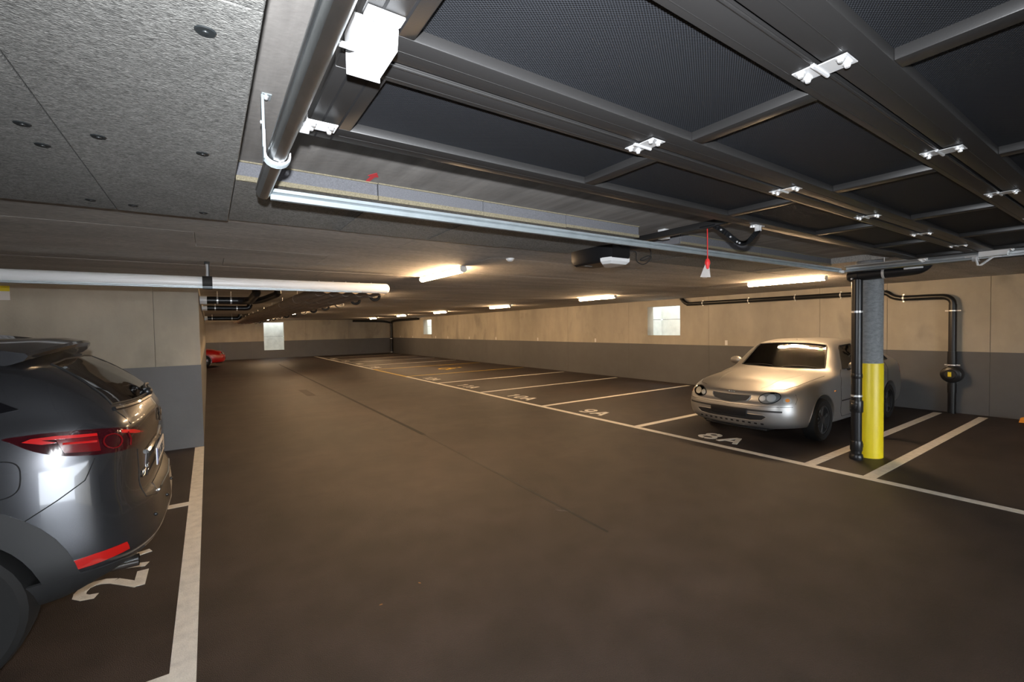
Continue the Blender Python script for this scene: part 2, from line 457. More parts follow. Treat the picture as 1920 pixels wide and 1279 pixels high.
# wheelchair mark of the wide yellow bay
def wheelchair():
    bb = B()
    def P(a, b): return (7.72 + b * 0.95, 17.15 - a * 0.95, 0.0)
    bb.tube([P(0.40 + .30 * math.cos(math.radians(t)), 0.34 + .30 * math.sin(math.radians(t))) for t in range(100, 381, 14)], .05, 6)
    bb.tube([P(0.36, 0.85), P(0.40, 0.45), P(0.72, 0.45), P(0.86, 0.12), P(0.98, 0.15)], .05, 6)
    bb.tube([P(0.38, 0.64), P(0.66, 0.64)], .045, 6)
    bb.lathe([(0.095, 0.0), (0.095, 0.05)], P(0.33, 1.02), n=16)
    for v in bb.bm.verts: v.co.z = 0.0019 if v.co.z > 0.001 else 0.0
    return put('wheelchair_symbol', bb, 'yellow_paint', floor, smooth=False, label='yellow painted wheelchair symbol')
wheelchair()
put('scuff_mark', B().box(2.02, 2.22, 12.2, 13.6, 0, 0.0006), mat('scuff', (0.05, 0.043, 0.038), rough=0.8, var=0.5, vscale=6), floor, smooth=False)

put('scuff_mark', B().extrude([(2.50, 3.06), (2.53, 3.10), (2.62, 2.98), (2.60, 2.95)], 0, .0006, 'XY'), mat('scuff_pale', (0.12, 0.10, 0.09), rough=0.8, var=0.7, vscale=30), floor, smooth=False)
# walls ---------------------------------------------------------------
def holes_rects(u0, u1, z0, z1, hole):
    """rectangles covering u0..u1 x z0..z1 minus a hole (hu0,hu1,hz0,hz1)"""
    if hole is None: return [(u0, u1, z0, z1)]
    a, b, c, d = hole
    if b <= u0 or a >= u1: return [(u0, u1, z0, z1)]
    a2, b2 = max(a, u0), min(b, u1)
    out = []
    if a2 > u0: out.append((u0, a2, z0, z1))
    if b2 < u1: out.append((b2, u1, z0, z1))
    if c > z0: out.append((a2, b2, z0, c))
    if d < z1: out.append((a2, b2, d, z1))
    return out
W1 = (7.71, 8.82, 1.333, 2.165)
W2 = (24.42, 25.6, 1.32, 2.19)
W3 = (2.84, 3.96, 0.50, 2.21)
bb = B()
def slab_x(bb, x0, x1, y0, y1, holes, z0=-.1, z1=2.7):
    rects = [(y0, y1, z0, z1)]
    for h in holes:
        nr = []
        for r in rects:
            if h[0] >= r[0] and h[1] <= r[1]: nr += holes_rects(r[0], r[1], r[2], r[3], h)
            else: nr.append(r)
        rects = nr
    for a, b, c, d in rects: bb.box(x0, x1, a, b, c, d)
slab_x(bb, XR + .04, XR + .26, YB - .3, YF + .3, [W1, W2])
wall_right = put('wall_right', bb, 'concrete', kind='structure', smooth=False)
joints = [YB - .3, -3.6, -1.0, 1.75, 3.13, 4.28, 6.85, 9.55, 12.4, 15.46, 18.1, 20.1, 23.0, 27.3, YF]
for a, b in zip(joints[:-1], joints[1:]):
    bb = B()
    for r in holes_rects(a + .003, b - .003, 1.07, 2.5, W1 if a < 8 < b else (W2 if a < 25 < b else None)):
        bb.box(XR, XR + .04, *r)
    put('wall_panel', bb, 'concrete', wall_right, smooth=False)
    put('painted_dado', B().box(XR - .002, XR + .04, a + .0015, b - .0015, 0, 1.078), 'grey_band', wall_right, smooth=False)

bb = B()
for r in holes_rects(XL - .3, XR + .04, -.1, 2.7, W3): bb.box(r[0], r[1], YF + .04, YF + .26, r[2], r[3])
wall_far = put('wall_far', bb, 'concrete', kind='structure', smooth=False)
fj = [XL - .3, -2.5, 0.55, 2.2, 5.2, 7.9, XR]
for a, b in zip(fj[:-1], fj[1:]):
    bb = B()
    for u0, u1, z0, z1 in holes_rects(a + .003, b - .003, 1.05, 2.5, W3 if a < 3 < b else None): bb.box(u0, u1, YF, YF + .04, z0, z1)
    put('wall_panel', bb, 'concrete', wall_far, smooth=False)
    bb = B()
    h = W3 if a < 3 < b else None
    if h:
        bb.box(a + .002, h[0], YF - .002, YF + .04, 0, 1.06); bb.box(h[1], b - .002, YF - .002, YF + .04, 0, 1.06); bb.box(h[0], h[1], YF - .002, YF + .04, 0, h[2])
    else: bb.box(a + .002, b - .002, YF - .002, YF + .04, 0, 1.06)
    put('painted_dado', bb, 'grey_band', wall_far, smooth=False)

# block of wall on the left of the aisle
XC, YW, YE = -0.10, 7.85, 23.4
wall_left = put('wall_left', B().box(XL - .3, XC - .03, YW + .03, YE - .03, -.1, 2.7), 'concrete', kind='structure', smooth=False)
lj = [XL - .3, -5.0, -3.6, -2.1, -0.61, XC]
for a, b in zip(lj[:-1], lj[1:]):
    put('wall_panel', B().box(a + .003, b - (.003 if b != XC else 0), YW, YW + .03, 1.17, 2.5), 'concrete', wall_left, smooth=False)
put('painted_dado', B().box(XL - .3, XC + .002, YW - .002, YW + .03, 0, 1.176), 'grey_band', wall_left, smooth=False)
sj = [YW + .03, 11.2, 14.4, 17.4, 20.4, YE]
for a, b in zip(sj[:-1], sj[1:]):
    put('wall_panel', B().box(XC - .03, XC, a + .003, b - .003, 1.17, 2.5), 'concrete', wall_left, smooth=False)
put('painted_dado', B().box(XC - .03, XC + .002, YW + .03, YE, 0, 1.176), 'grey_band', wall_left, smooth=False)
put('wall_panel', B().box(XL - .3, XC, YE - .03, YE, 0, 2.5), 'concrete', wall_left, smooth=False)
put('wall_side', B().box(XL - .3, XL, YB - .3, YF + .3, -.1, 2.7), 'concrete', kind='structure', smooth=False)
# the entrance behind the photographer stands open to the daylight
bb = B(); bb.box(XL - .3, 0.1, YB - .3, YB, -.1, 2.7); bb.box(6.3, XR + .3, YB - .3, YB, -.1, 2.7); bb.box(0.1, 6.3, YB - .3, YB, 2.2, 2.7)
put('wall_back', bb, 'concrete', kind='structure', smooth=False)
put('floor_driveway', B().box(-8, 16, YB - 20, YB - .3, -.25, 0), 'asphalt', kind='structure', smooth=False)
put('wall_ramp_left', B().box(-.5, -.2, YB - 9, YB - .3, 0, 2.2), 'concrete', kind='structure', smooth=False)
put('wall_ramp_right', B().box(6.6, 6.9, YB - 9, YB - .3, 0, 2.2), 'concrete', kind='structure', smooth=False)

# light wells behind the three openings
def well(name, x0, x1, y0, y1, z0, z1, open_side, split):
    t = 0.12
    root = put(name, B().box(x0 - t, x1 + t, y0 - t, y1 + t, z0 - t, z0), 'well_concrete', kind='structure', smooth=False)
    for a, b in ((z0, split - .006), (split + .006, z1)):
        if open_side != 'x0': put('shaft_panel', B().box(x0 - t, x0, y0, y1, a, b), 'well_concrete', root, smooth=False)
        put('shaft_panel', B().box(x1, x1 + t, y0, y1, a, b), 'well_concrete', root, smooth=False)
        if open_side != 'y0': put('shaft_panel', B().box(x0, x1, y0 - t, y0, a, b), 'well_concrete', root, smooth=False)
        put('shaft_panel', B().box(x0, x1, y1, y1 + t, a, b), 'well_concrete', root, smooth=False)
    # backing so that no light leaks through the joint, and the lintel part over the opening
    bk = B()
    bk.box(x1 + .03, x1 + t + .01, y0, y1, split - .03, split + .03); bk.box(x0, x1, y1 + .03, y1 + t + .01, split - .03, split + .03)
    if open_side == 'x0': bk.box(x0, x1, y0 - t - .01, y0 - .03, split - .03, split + .03)
    else: bk.box(x0 - t - .01, x0 - .03, y0, y1, split - .03, split + .03)
    put('joint_filler', bk, 'joint', root, smooth=False)
    lt = B()
    if open_side == 'x0': lt.box(x0 - .03, x0 + .01, y0 - t, y1 + t, 2.6, z1)
    else: lt.box(x0 - t, x1 + t, y0 - .03, y0 + .01, 2.6, z1)
    put('upstand', lt, 'well_concrete', root, smooth=False)
    return root
well('window_1', XR + .26, XR + 1.05, W1[0] - .05, W1[1] + .30, W1[2] - .02, 3.3, 'x0', 1.80)
well('window_2', XR + .26, XR + 1.05, W2[0] - .05, W2[1] + .30, W2[2] - .02, 3.3, 'x0', 1.80)
well('window_3', W3[0] - .05, W3[1] + .10, YF + .26, YF + 1.1, W3[2] - .02, 3.3, 'y0', 1.33)

# ceiling -----------------------------------------------------------------
ceiling = put('ceiling', B().box(XL - .3, XR + .3, YB - .3, YF + .3, SLAB, SLAB + .22), 'slab', kind='structure', smooth=False)
# thick wood-wool boards on the near left
cols = [0.12]
while cols[-1] > XL - .1: cols.append(cols[-1] - .505)
WASH = {(0, 0): [(.016, 1.218), (-.286, 1.25), (.004, 2.048), (-.286, 2.051), (.0, 3.05), (-.301, 3.048)],
        (1, 0): [(-.465, 2.05), (-.461, 2.242), (-.462, 3.03), (-.80, 2.05), (-.80, 3.03), (-.465, 1.22)]}
wash_me = B().lathe([(0.0, -0.005), (0.006, -0.005), (0.007, -0.0025), (0.019, -0.0025), (0.0215, 0.0)], (0, 0, 0), n=20).mesh('washer')
wash_me.materials.append(MT['washer'])
screw_me = B().lathe([(0.0, -0.010), (0.006, -0.009), (0.0075, -0.006)], (0, 0, 0), n=10).mesh('screw')
screw_me.materials.append(MT['zinc'])
rows = [(1.085, 3.2), (-1.03, 1.085), (-3.15, -1.03), (YB - .2, -3.15)]
for ci in range(len(cols) - 1):
    for ri, (a, b) in enumerate(rows):
        dz = random.uniform(-.002, .002)
        bd = put('insulation_board', B().box(cols[ci + 1] + .002, cols[ci] - .002, a + .002, b - .002, 2.30 + dz, SLAB, bev=.003, seg=1), 'fibre_board', ceiling, smooth=False)
        pts = WASH.get((ci, ri))
        if pts is None:
            cx = cols[ci]
            pts = [(cx - .1, a + .15), (cx - .4, a + .15), (cx - .1, (a + b) / 2), (cx - .4, (a + b) / 2), (cx - .1, b - .15), (cx - .4, b - .15)] if ci < 5 else []
        for px, py in pts:
            w = bpy.data.objects.new('fixing_washer', wash_me); COL.objects.link(w); w.parent = bd; w.location = (px, py, 2.30 + dz)
# two-layer boards along the edge of the recess over the door
mids = [(0.125, .782), (.782, 1.438), (1.438, 2.113), (2.113, 2.88), (3.42, 4.074), (4.074, 4.756), (4.756, 5.43), (5.43, 6.10), (6.10, 6.45)]
for a, b in mids:
    dz = random.uniform(-.003, .003); dy = random.uniform(-.006, .006)
    bd = put('insulation_board', B().box(a + .002, b - .002, 2.43 + dy, 3.3, 2.33 + dz, 2.347), 'fibre_board', ceiling, smooth=False)
    put('foam_core', B().box(a + .003, b - .003, 2.424 + dy, 3.297, 2.347, SLAB), 'foam', bd, smooth=False)
    put('fibre_edge', B().box(a + .002, b - .002, 2.418 + dy, 2.432 + dy, 2.330 + dz, 2.352), 'straw', bd, smooth=False)
    put('mortar_edge', B().box(a + .002, b - .002, 2.415 + dy, 2.424 + dy, SLAB - .006, SLAB), 'straw', bd, smooth=False)
put('foam_core', B().box(3.405, 3.418, 2.43, 3.3, 2.335, SLAB), 'foam', ceiling, smooth=False)
# the ordinary boards further in
def board_rows(x0, x1, y0, y1, step, ln):
    y = y0; r = 0
    while y < y1 - .01:
        yb = min(y + step, y1)
        off = (r % 2) * ln * .5 + (r % 3) * .21
        xs = [x0]
        x = x0 + ln - off
        while x < x1 - .15:
            if x > x0 + .15: xs.append(x)
            x += ln
        xs.append(x1)
        for a, b in zip(xs[:-1], xs[1:]):
            put('insulation_board', B().box(a + .0015, b - .0015, y + .0015, yb - .0015, CEIL + random.uniform(-.001, .001), SLAB), 'board', ceiling, smooth=False)
        y = yb; r += 1
board_rows(XL - .1, 0.12, 3.2, 3.3, .62, 2.5)
board_rows(XL - .1, XR, 3.3, 7.68, .626, 2.5)
board_rows(XC + .001, XR, 7.68, 13.3, .6245, 2.5)
board_rows(6.45, XR, YB - .1, 3.3, .625, 2.5)
put('board_field', B().box(XC, XR, 13.3, YF, CEIL, SLAB), 'board', ceiling, smooth=False, kind='stuff')
put('board_field', B().box(XL - .1, XC, 7.68, YW + .02, CEIL, SLAB), 'board', ceiling, smooth=False, kind='stuff')
put('board_field', B().box(XL - .1, XC, YE, YF, CEIL, SLAB), 'board', ceiling, smooth=False, kind='stuff')
# red spray arrow on the bare slab
bb = B()
bb.extrude([(.715, 2.415), (.735, 2.415), (.739, 2.335), (.755, 2.325), (.728, 2.265), (.700, 2.325), (.716, 2.335)], SLAB - .0012, SLAB - .0001, 'XY')
put('spray_arrow', bb, 'red_spray', ceiling, smooth=False, label='red spray-painted arrow')

# ------------------------------------------------------------------ raised sectional door
ZD = 2.27
DX0, DX1 = 0.275, 6.13
door = thing('sectional_door', (3.2, 1.60, ZD), 'raised dark grey sectional garage door with mesh panels under the slab', 'garage door')
secs = [(1.070, 1.60), (0.511, 1.060), (-0.049, 0.501), (-0.612, -0.059)]
mull = [1.45, 2.60, 3.75, 4.89]
for a, b in secs:
    fr = B()
    n0, f0 = a + .080, b - .100
    fr.box(DX0, DX1, a, n0, ZD, ZD + .042, bev=.004)
    fr.box(DX0, DX1, f0, b, ZD, ZD + .042, bev=.004)
    fr.box(DX0, DX0 + .125, n0, f0, ZD, ZD + .042, bev=.003)
    fr.box(DX1 - .125, DX1, n0, f0, ZD, ZD + .042, bev=.003)
    sec = put('door_section', fr, 'anthracite', door)
    # ribs rolled into the frame profiles
    rb = B()
    rb.tube([(DX0 + .1, f0 + .052, ZD + .0005), (DX1 - .1, f0 + .052, ZD + .0005)], .0016, 6)
    rb.tube([(DX0 + .1, a + .06, ZD + .0005), (DX1 - .1, a + .06, ZD + .0005)], .0014, 6)
    rb.tube([(DX0, a + .004, ZD + .001), (DX1, a + .004, ZD + .001)], .0045, 8)
    put('frame_rib', rb, 'anthracite', sec)
    gv = B()
    for x in (DX0 + .035, DX0 + .085, DX1 - .085, DX1 - .035): gv.box(x - .003, x + .003, a + .003, b - .003, ZD - .0006, ZD + .001)
    put('frame_groove', gv, 'gap', sec, smooth=False)
    edges = [DX0 + .125] + [v for c in mull for v in (c - .03, c + .03)] + [DX1 - .125]
    for c in mull:
        put('mullion', B().box(c - .03, c + .03, n0, f0, ZD + .001, ZD + .040, bev=.003), 'anthracite', sec)
    for i in range(0, len(edges), 2):
        put('mesh_infill', B().box(edges[i], edges[i + 1], n0, f0, ZD + .030, ZD + .033), 'door_mesh', sec, smooth=False)
# bottom seal of the leading edge
put('bottom_seal', B().tube([(DX0, 1.603, ZD + .018), (DX1, 1.603, ZD + .018)], .016, 8), 'black_rubber', door)

def bolt(parent, x, y, z, r=.007, h=.011):
    put('bolt', B().lathe([(0.0, -h), (r * .8, -h), (r, -h * .7), (r, -h * .35), (r * 1.5, -h * .3), (r * 1.5, 0)], (x, y, z), n=10), 'zinc', parent)
for y in (1.065, 0.506, -0.054):
    for x in (1.30, 2.32, 3.345, 4.37, 5.36):
        h = B()
        h.box(x - .036, x + .030, y + .004, y + .060, ZD - .0035, ZD - .0005, bev=.001, seg=1)
        h.box(x - .030, x + .036, y - .060, y + .012, ZD - .0060, ZD - .0030, bev=.001, seg=1)
        h.tube([(x - .044, y + .008, ZD - .006), (x + .042, y + .008, ZD - .006)], .0055, 8)
        hg = put('hinge', h, 'zinc', door)
        for bx in (x - .022, x + .018):
            bolt(hg, bx, y + .044, ZD - .0035); bolt(hg, bx, y - .044, ZD - .006)
# white roller brackets at the ends
def edge_bracket(x0, x1, y0, y1, sgn):
    b = B()
    b.box(x0, x1, y0, y1, ZD - .016, ZD - .012, bev=.001, seg=1)
    xe = x0 if sgn < 0 else x1
    for k in range(3): b.box(xe - .004 + sgn * .006 * k, xe + .002 + sgn * .006 * k, y0 + .006 * k, y1 + .012 - .004 * k, ZD - .022, ZD + .02, bev=.001, seg=1)
    b.tube([(xe + sgn * .02, y1 - .02, ZD - .03), (xe - sgn * .01, y1 - .02, ZD - .03)], .012, 12)
    br = put('roller_bracket', b, 'white_coat', door)
    for bx in (x0 + .018, x1 - .018):
        for by in (y0 + .014, y1 - .014): bolt(br, bx, by, ZD - .016)
edge_bracket(.262, .350, 1.445, 1.505, -1)
edge_bracket(6.055, 6.14, 1.445, 1.505, 1)
def cover(x0, x1, y0, y1):
    b = B()
    b.extrude([(y0 + .020, ZD - .002), (y0 + .032, ZD - .050), (y1 - .004, ZD - .052), (y1, ZD - .046), (y1, ZD - .002)], x0, x1, 'YZ')
    b.box(x0 - .004, x1 + .004, y0 - .010, y0 + .022, ZD - .006, ZD - .001, bev=.001, seg=1)
    b.box(x0 - .004, x1 + .004, y1, y1 + .004, ZD - .056, ZD - .002, bev=.001, seg=1)
    c = put('roller_bracket', b, 'white_coat', door)
    bolt(c, x0 + .010, y0 + .004, ZD - .006, r=.007, h=.012); bolt(c, x1 - .010, y0 + .004, ZD - .006, r=.007, h=.012)
    return c
cv = cover(.283, .352, .905, 1.065)
put('roller_axle', B().tube([(.20, 1.005, ZD - .03), (.28, 1.005, ZD - .03)], .0065, 12), 'zinc', cv)
put('bracket_base', B().box(.262, .285, .93, 1.01, ZD - .035, ZD - .002, bev=.002), 'zinc', cv)
cv = cover(6.055, 6.13, .850, 1.060)

# tracks -----------------------------------------------------------------
def track(x, sgn, label):
    """C profile open towards the door; sgn=+1 opens to +x"""
    root = thing('door_track', (x, 0.7, 2.2), label, 'track', 'horizontal tracks of the raised door')
    def q(a, b): return (x + sgn * a, b)
    outer = [q(.048, 2.226), q(.048, 2.210), q(.040, 2.201), q(.028, 2.198), q(.010, 2.202), q(.002, 2.214), q(.0, 2.24), q(.002, 2.262), q(.008, 2.276), q(.022, 2.281), q(.048, 2.281), q(.048, 2.268)]
    inner = [q(.0455, 2.268), q(.0455, 2.2785), q(.022, 2.2785), q(.010, 2.274), q(.0045, 2.261), q(.0025, 2.24), q(.0045, 2.215), q(.011, 2.2045), q(.028, 2.2005), q(.039, 2.2035), q(.0455, 2.211), q(.0455, 2.226)]
    put('rail', B().extrude(outer + inner, -0.70, 2.18 if sgn < 0 else 2.20, 'XZ'), 'galv', root)
    put('rail_rib', B().tube([(x - sgn * .0015, -0.70, 2.232), (x - sgn * .0015, 2.19, 2.232)], .0035, 6), 'galv', root)
    return root
tl = track(.188, 1, 'galvanised door track on the left beside the bare slab strip')
tr_ = track(6.205, -1, 'galvanised door track on the right in front of the yellow column')
def hanger(root, x, sgn, y):
    b = B()
    b.box(x - sgn * .016 - .0015, x - sgn * .016 + .0015, y - .022, y + .022, 2.205, SLAB, bev=.0008, seg=1)
    b.box(min(x - sgn * .016, x + sgn * .012), max(x - sgn * .016, x + sgn * .012), y - .022, y + .022, SLAB - .004, SLAB - .0005)
    b.box(x - sgn * .016 - .004, x - sgn * .016 + .004, y - .028, y - .02, 2.24, SLAB - .01)
    h = put('hanger_strap', b, 'galv_dull', root)
    bolt(h, x - sgn * .004, y - .005, SLAB - .004, r=.006)
    put('bolt', B().lathe([(0, -.006), (.006, -.005), (.006, 0)], (x - sgn * .0175, y, 2.33), axis='X', n=8), 'zinc', h)
    # white cup under the rail
    pts = []
    for i in range(9):
        a = math.radians(180 + 180 * i / 8)
        pts.append((x + sgn * .024 + sgn * .040 * math.cos(a), 2.222 + .032 * math.sin(a)))
    pin = [(x + sgn * .024 + sgn * .035 * math.cos(math.radians(180 + 180 * i / 8)), 2.224 + .027 * math.sin(math.radians(180 + 180 * i / 8))) for i in range(8, -1, -1)]
    put('rail_cup', B().extrude(pts + [(pts[-1][0], 2.236)] + [(pin[0][0], 2.236)] + pin + [(pin[-1][0], 2.30), (pts[0][0], 2.30)], y - .024, y + .024, 'XZ'), 'white_coat', h)
    rb = B()
    for k in range(4):
        yy = y - .016 + k * .0105
        rb.tube([(p[0] + sgn * 0, yy, p[1] - .0012) for p in pts], .0016, 5)
    put('cup_rib', rb, 'galv_dull', h)
hanger(tl, .188, 1, 1.72)
hanger(tr_, 6.205, -1, 1.10)
# right-hand track: folded white V-bracket and corner fittings
b = B()
b.tube([(6.12, 1.17, 2.236), (6.13, 1.10, 2.24), (6.135, 1.08, 2.15), (6.14, 1.06, 2.15), (6.15, .98, 2.22), (6.16, .93, 2.22)], .010, 6)
put('fold_bracket', b, 'white_coat', tr_)
brace = thing('track_brace', (3.2, 2.2, 2.2), 'long galvanised cross rail joining the track ends', 'rail')
put('rail', B().extrude([(2.205, 2.252), (2.205, 2.238), (2.196, 2.232), (2.205, 2.226), (2.205, 2.202), (2.185, 2.202), (2.185, 2.1995), (2.2075, 2.1995), (2.2075, 2.226), (2.199, 2.232), (2.2075, 2.238), (2.2075, 2.2495), (2.235, 2.2495), (2.235, 2.252)], .242, 6.15, 'YZ'), 'galv_dull', brace)
put('corner_fitting', B().box(6.08, 6.154, 2.178, 2.212, 2.194, 2.226, bev=.004), 'white_coat', brace)
put('rail_pad', B().box(6.215, 6.235, 1.50, 1.66, 2.18, 2.20, bev=.006), 'white_coat', tr_)

# opener -----------------------------------------------------------------
OX = 3.0
op = thing('garage_door_opener', (OX, 2.95, SLAB), 'black garage door opener with white lamp lens hanging from the ceiling', 'door opener')
hb = B()
plan = [(OX - .13, 3.22), (OX - .15, 3.12), (OX - .15, 2.82), (OX - .11, 2.72), (OX + .11, 2.72), (OX + .15, 2.82), (OX + .15, 3.12), (OX + .13, 3.22)]
low = [(OX + (x - OX) * .82, 2.97 + (y - 2.97) * .84) for x, y in plan]
ring = []
for pl, z in ((plan, 2.33), (plan, 2.245), ([(OX + (x - OX) * .93, 2.97 + (y - 2.97) * .93) for x, y in plan], 2.205), (low, 2.188)):
    ring.append([hb.bm.verts.new((x, y, z)) for x, y in pl])
for r0, r1 in zip(ring[:-1], ring[1:]):
    for i in range(8): hb.bm.faces.new((r0[i], r0[(i + 1) % 8], r1[(i + 1) % 8], r1[i]))
hb.bm.faces.new(ring[0]); hb.bm.faces.new(list(reversed(ring[-1])))
hous = put('housing', hb, 'black_plastic', op, angle=25)
lens = B()
def lensring(s, z): return [lens.bm.verts.new((OX + .02 + x * s, 2.87 + y * s, z)) for x, y in ((-.135, -.14), (.10, -.14), (.128, -.05), (.128, .12), (.03, .12), (-.165, -.04))]
rr = [lensring(1.0, 2.225), lensring(.98, 2.195), lensring(.8, 2.172)]
for r0, r1 in zip(rr[:-1], rr[1:]):
    for i in range(6): lens.bm.faces.new((r0[i], r0[(i + 1) % 6], r1[(i + 1) % 6], r1[i]))
lens.bm.faces.new(rr[0]); lens.bm.faces.new(list(reversed(rr[-1])))
put('lamp_lens', lens, 'lens_white', op)
bd = B()
for i in range(4): bd.box(OX - .10 + i * .022, OX - .084 + i * .022, 3.06, 3.085, 2.1855, 2.189)
put('badge', bd, 'label_grey', hous, smooth=False)
put('hanging_bracket', B().box(OX - .03, OX + .03, 2.95, 2.99, 2.33, SLAB), 'galv_dull', op)
put('guide_rail', B().box(OX - .026, OX + .026, .55, 2.80, 2.322, 2.368, bev=.004), 'anthracite', op)
cb = B()
pts = [(OX + .14, 2.75, 2.30), (OX + .165, 2.70, 2.28), (OX + .16, 2.69, 2.22), (OX + .165, 2.68, 2.19), (OX + .18, 2.64, 2.165), (OX + .20, 2.60, 2.18), (OX + .215, 2.57, 2.22), (OX + .20, 2.60, 2.235), (OX + .175, 2.66, 2.21), (OX + .185, 2.63, 2.20), (OX + .21, 2.585, 2.225), (OX + .215, 2.575, 2.26), (OX + .22, 2.60, 2.32), (OX + .23, 2.62, 2.41)]
def smooth_path(pts, n=5, closed=False):
    P = [Vector(p) for p in pts]; out = []
    k = len(P)
    for i in range(k if closed else k - 1):
        if closed: p0, p1, p2, p3 = P[i - 1], P[i], P[(i + 1) % k], P[(i + 2) % k]
        else: p0, p1, p2, p3 = P[max(i - 1, 0)], P[i], P[i + 1], P[min(i + 2, k - 1)]
        for j in range(n):
            t = j / n
            out.append(0.5 * ((2 * p1) + (-p0 + p2) * t + (2 * p0 - 5 * p1 + 4 * p2 - p3) * t * t + (-p0 + 3 * p1 - 3 * p2 + p3) * t ** 3))
    if not closed: out.append(P[-1])
    return out
put('power_cable', cb.tube(smooth_path(pts), .0045, 6), 'black_rubber', op)
put('power_socket', B().box(OX + .12, OX + .19, 2.36, 2.43, 2.34, SLAB, bev=.004), 'white_coat', op)
# bent arm that ties the carriage to the door
arm = B()
path = smooth_path([(OX, 1.86, 2.335), (OX, 1.78, 2.275), (OX, 1.70, 2.20), (OX, 1.665, 2.175), (OX, 1.635, 2.168), (OX, 1.605, 2.178), (OX, 1.56, 2.222), (OX, 1.54, 2.24)], 5)
for i in range(len(path) - 1):
    p, q = path[i], path[i + 1]
    d = (q - p); ln = d.length; d.normalize()
    arm.obox((p + q) / 2, d, Vector((1, 0, 0)), d.cross(Vector((1, 0, 0))), ln / 2 + .002, .004, .016)
arm_o = put('drawbar_arm', arm, 'black_plastic', op)
for i in (4, 8, 12, 15):
    p = path[i]; put('bolt', B().lathe([(0, -.006), (.006, -.005), (.006, .003)], (p.x - .004, p.y, p.z), axis='X', n=8), 'zinc', arm_o)
ab = B(); ab.box(OX - .055, OX + .055, 1.53, 1.565, ZD - .005, ZD - .001); ab.box(OX - .014, OX - .011, 1.53, 1.56, 2.232, ZD); ab.box(OX + .011, OX + .014, 1.53, 1.56, 2.232, ZD)
for bx in (-.045, -.032, .032, .045): ab.lathe([(0, -.012), (.008, -.01), (.008, 0)], (OX + bx, 1.53 + abs(bx) * .8, ZD - .006), n=8)
put('arm_bracket', ab, 'zinc', op)
put('carriage', B().box(OX - .03, OX + .03, 1.83, 1.95, 2.315, 2.335, bev=.004), 'black_plastic', op)
# emergency release cord
cord = thing('release_cord', (OX, 1.905, 2.32), 'red emergency release cord with red handle and paper tag', 'cord')
put('string', B().tube([(OX, 1.905, 2.318), (OX + .001, 1.905, 2.2), (OX, 1.905, 2.10)], .0035, 6), 'red_cord', cord)
put('handle', B().lathe([(0.0, .0), (.010, -.004), (.017, -.02), (.019, -.035), (.013, -.055), (.008, -.075), (.0, -.08)], (OX, 1.905, 2.105), n=14), 'red_cord', cord)
tg = B(); v = [(OX - .014, 1.915, 2.062), (OX + .010, 1.898, 2.055), (OX + .012, 1.889, 1.968), (OX - .030, 1.945, 1.972)]
f = tg.bm.faces.new([tg.bm.verts.new(p) for p in v]); bmesh.ops.solidify(tg.bm, geom=[f], thickness=.0012)
put('paper_tag', tg, 'paper', cord, smooth=False)

# ------------------------------------------------------------------ height bar
hbz, hby, hbr = 2.138, 5.50, .060
bar = thing('height_limit_bar', (-.3, hby, hbz), 'white round height limit bar hanging below the ceiling', 'height bar')
hx0, hx1 = -3.3, 1.885
prof = [(0, hx0)] + [(hbr * math.sin(math.radians(t)), hx0 + .045 - .045 * math.cos(math.radians(t))) for t in (20, 45, 70, 90)] + \
       [(hbr * math.sin(math.radians(t)), hx1 - .045 + .045 * math.cos(math.radians(t))) for t in (90, 75, 60, 45, 30, 15)] + [(0, hx1)]
put('tube', B().lathe(prof, (0, hby, hbz), axis='X', n=32), 'white_coat', bar)
ub = B()
for y, z in ((-.030, -.053), (-.044, -.042)): ub.box(hx0 + .1, hx1 - .35, hby + y - .006, hby + y + .006, hbz + z - .004, hbz + z + .003)
put('underside_ridge', ub, 'galv_dull', bar, smooth=False)
for x in (.01, -2.9):
    bnd = put('strap_band', B().lathe([(hbr + .001, -.042), (hbr + .006, -.042), (hbr + .006, .042), (hbr + .001, .042)], (x, hby, hbz), axis='X', n=28, closed=True), 'black_rubber', bar)
    put('hanger_hook', B().tube([(x, hby, hbz + .055), (x + .004, hby, 2.27), (x, hby, 2.33)], .012, 8), 'zinc', bnd)
    put('hook_plate', B().box(x - .022, x + .026, hby - .02, hby + .03, 2.325, CEIL - .003, bev=.003), 'black_rubber', bnd)
    put('hook_back', B().box(x + .012, x + .022, hby - .015, hby + .02, 2.20, 2.33, bev=.003), 'black_rubber', bnd)

# ------------------------------------------------------------------ tube lights
def make_lamp():
    r = thing('tube_light', (0, 0, 0), 'x', 'ceiling light', 'warm tube lights under the ceiling')
    put('housing', B().extrude([(-.035, 0), (-.035, -.022), (.035, -.022), (.035, 0)], -.60, .60, 'XZ'), 'lamp_housing', r)
    prof = [(.034, -.0225)] + [(.040 * math.cos(math.radians(t)), -.034 + .036 * math.sin(math.radians(t))) for t in range(0, -181, -18)] + [(-.034, -.0225)]
    put('diffuser', B().extrude(prof, -.592, .592, 'XZ'), 'lamp_diffuser', r)
    for s_ in (-1, 1):
        y0, y1 = (-.612, -.592) if s_ < 0 else (.592, .612)
        put('end_cap', B().extrude([(.036, 0), (.041, -.034)] + [(.041 * math.cos(math.radians(t)), -.034 + .037 * math.sin(math.radians(t))) for t in range(-18, -163, -18)] + [(-.041, -.034), (-.036, 0)], y0, y1, 'XZ'), 'lamp_housing', r)
    return r
lamp0 = make_lamp()
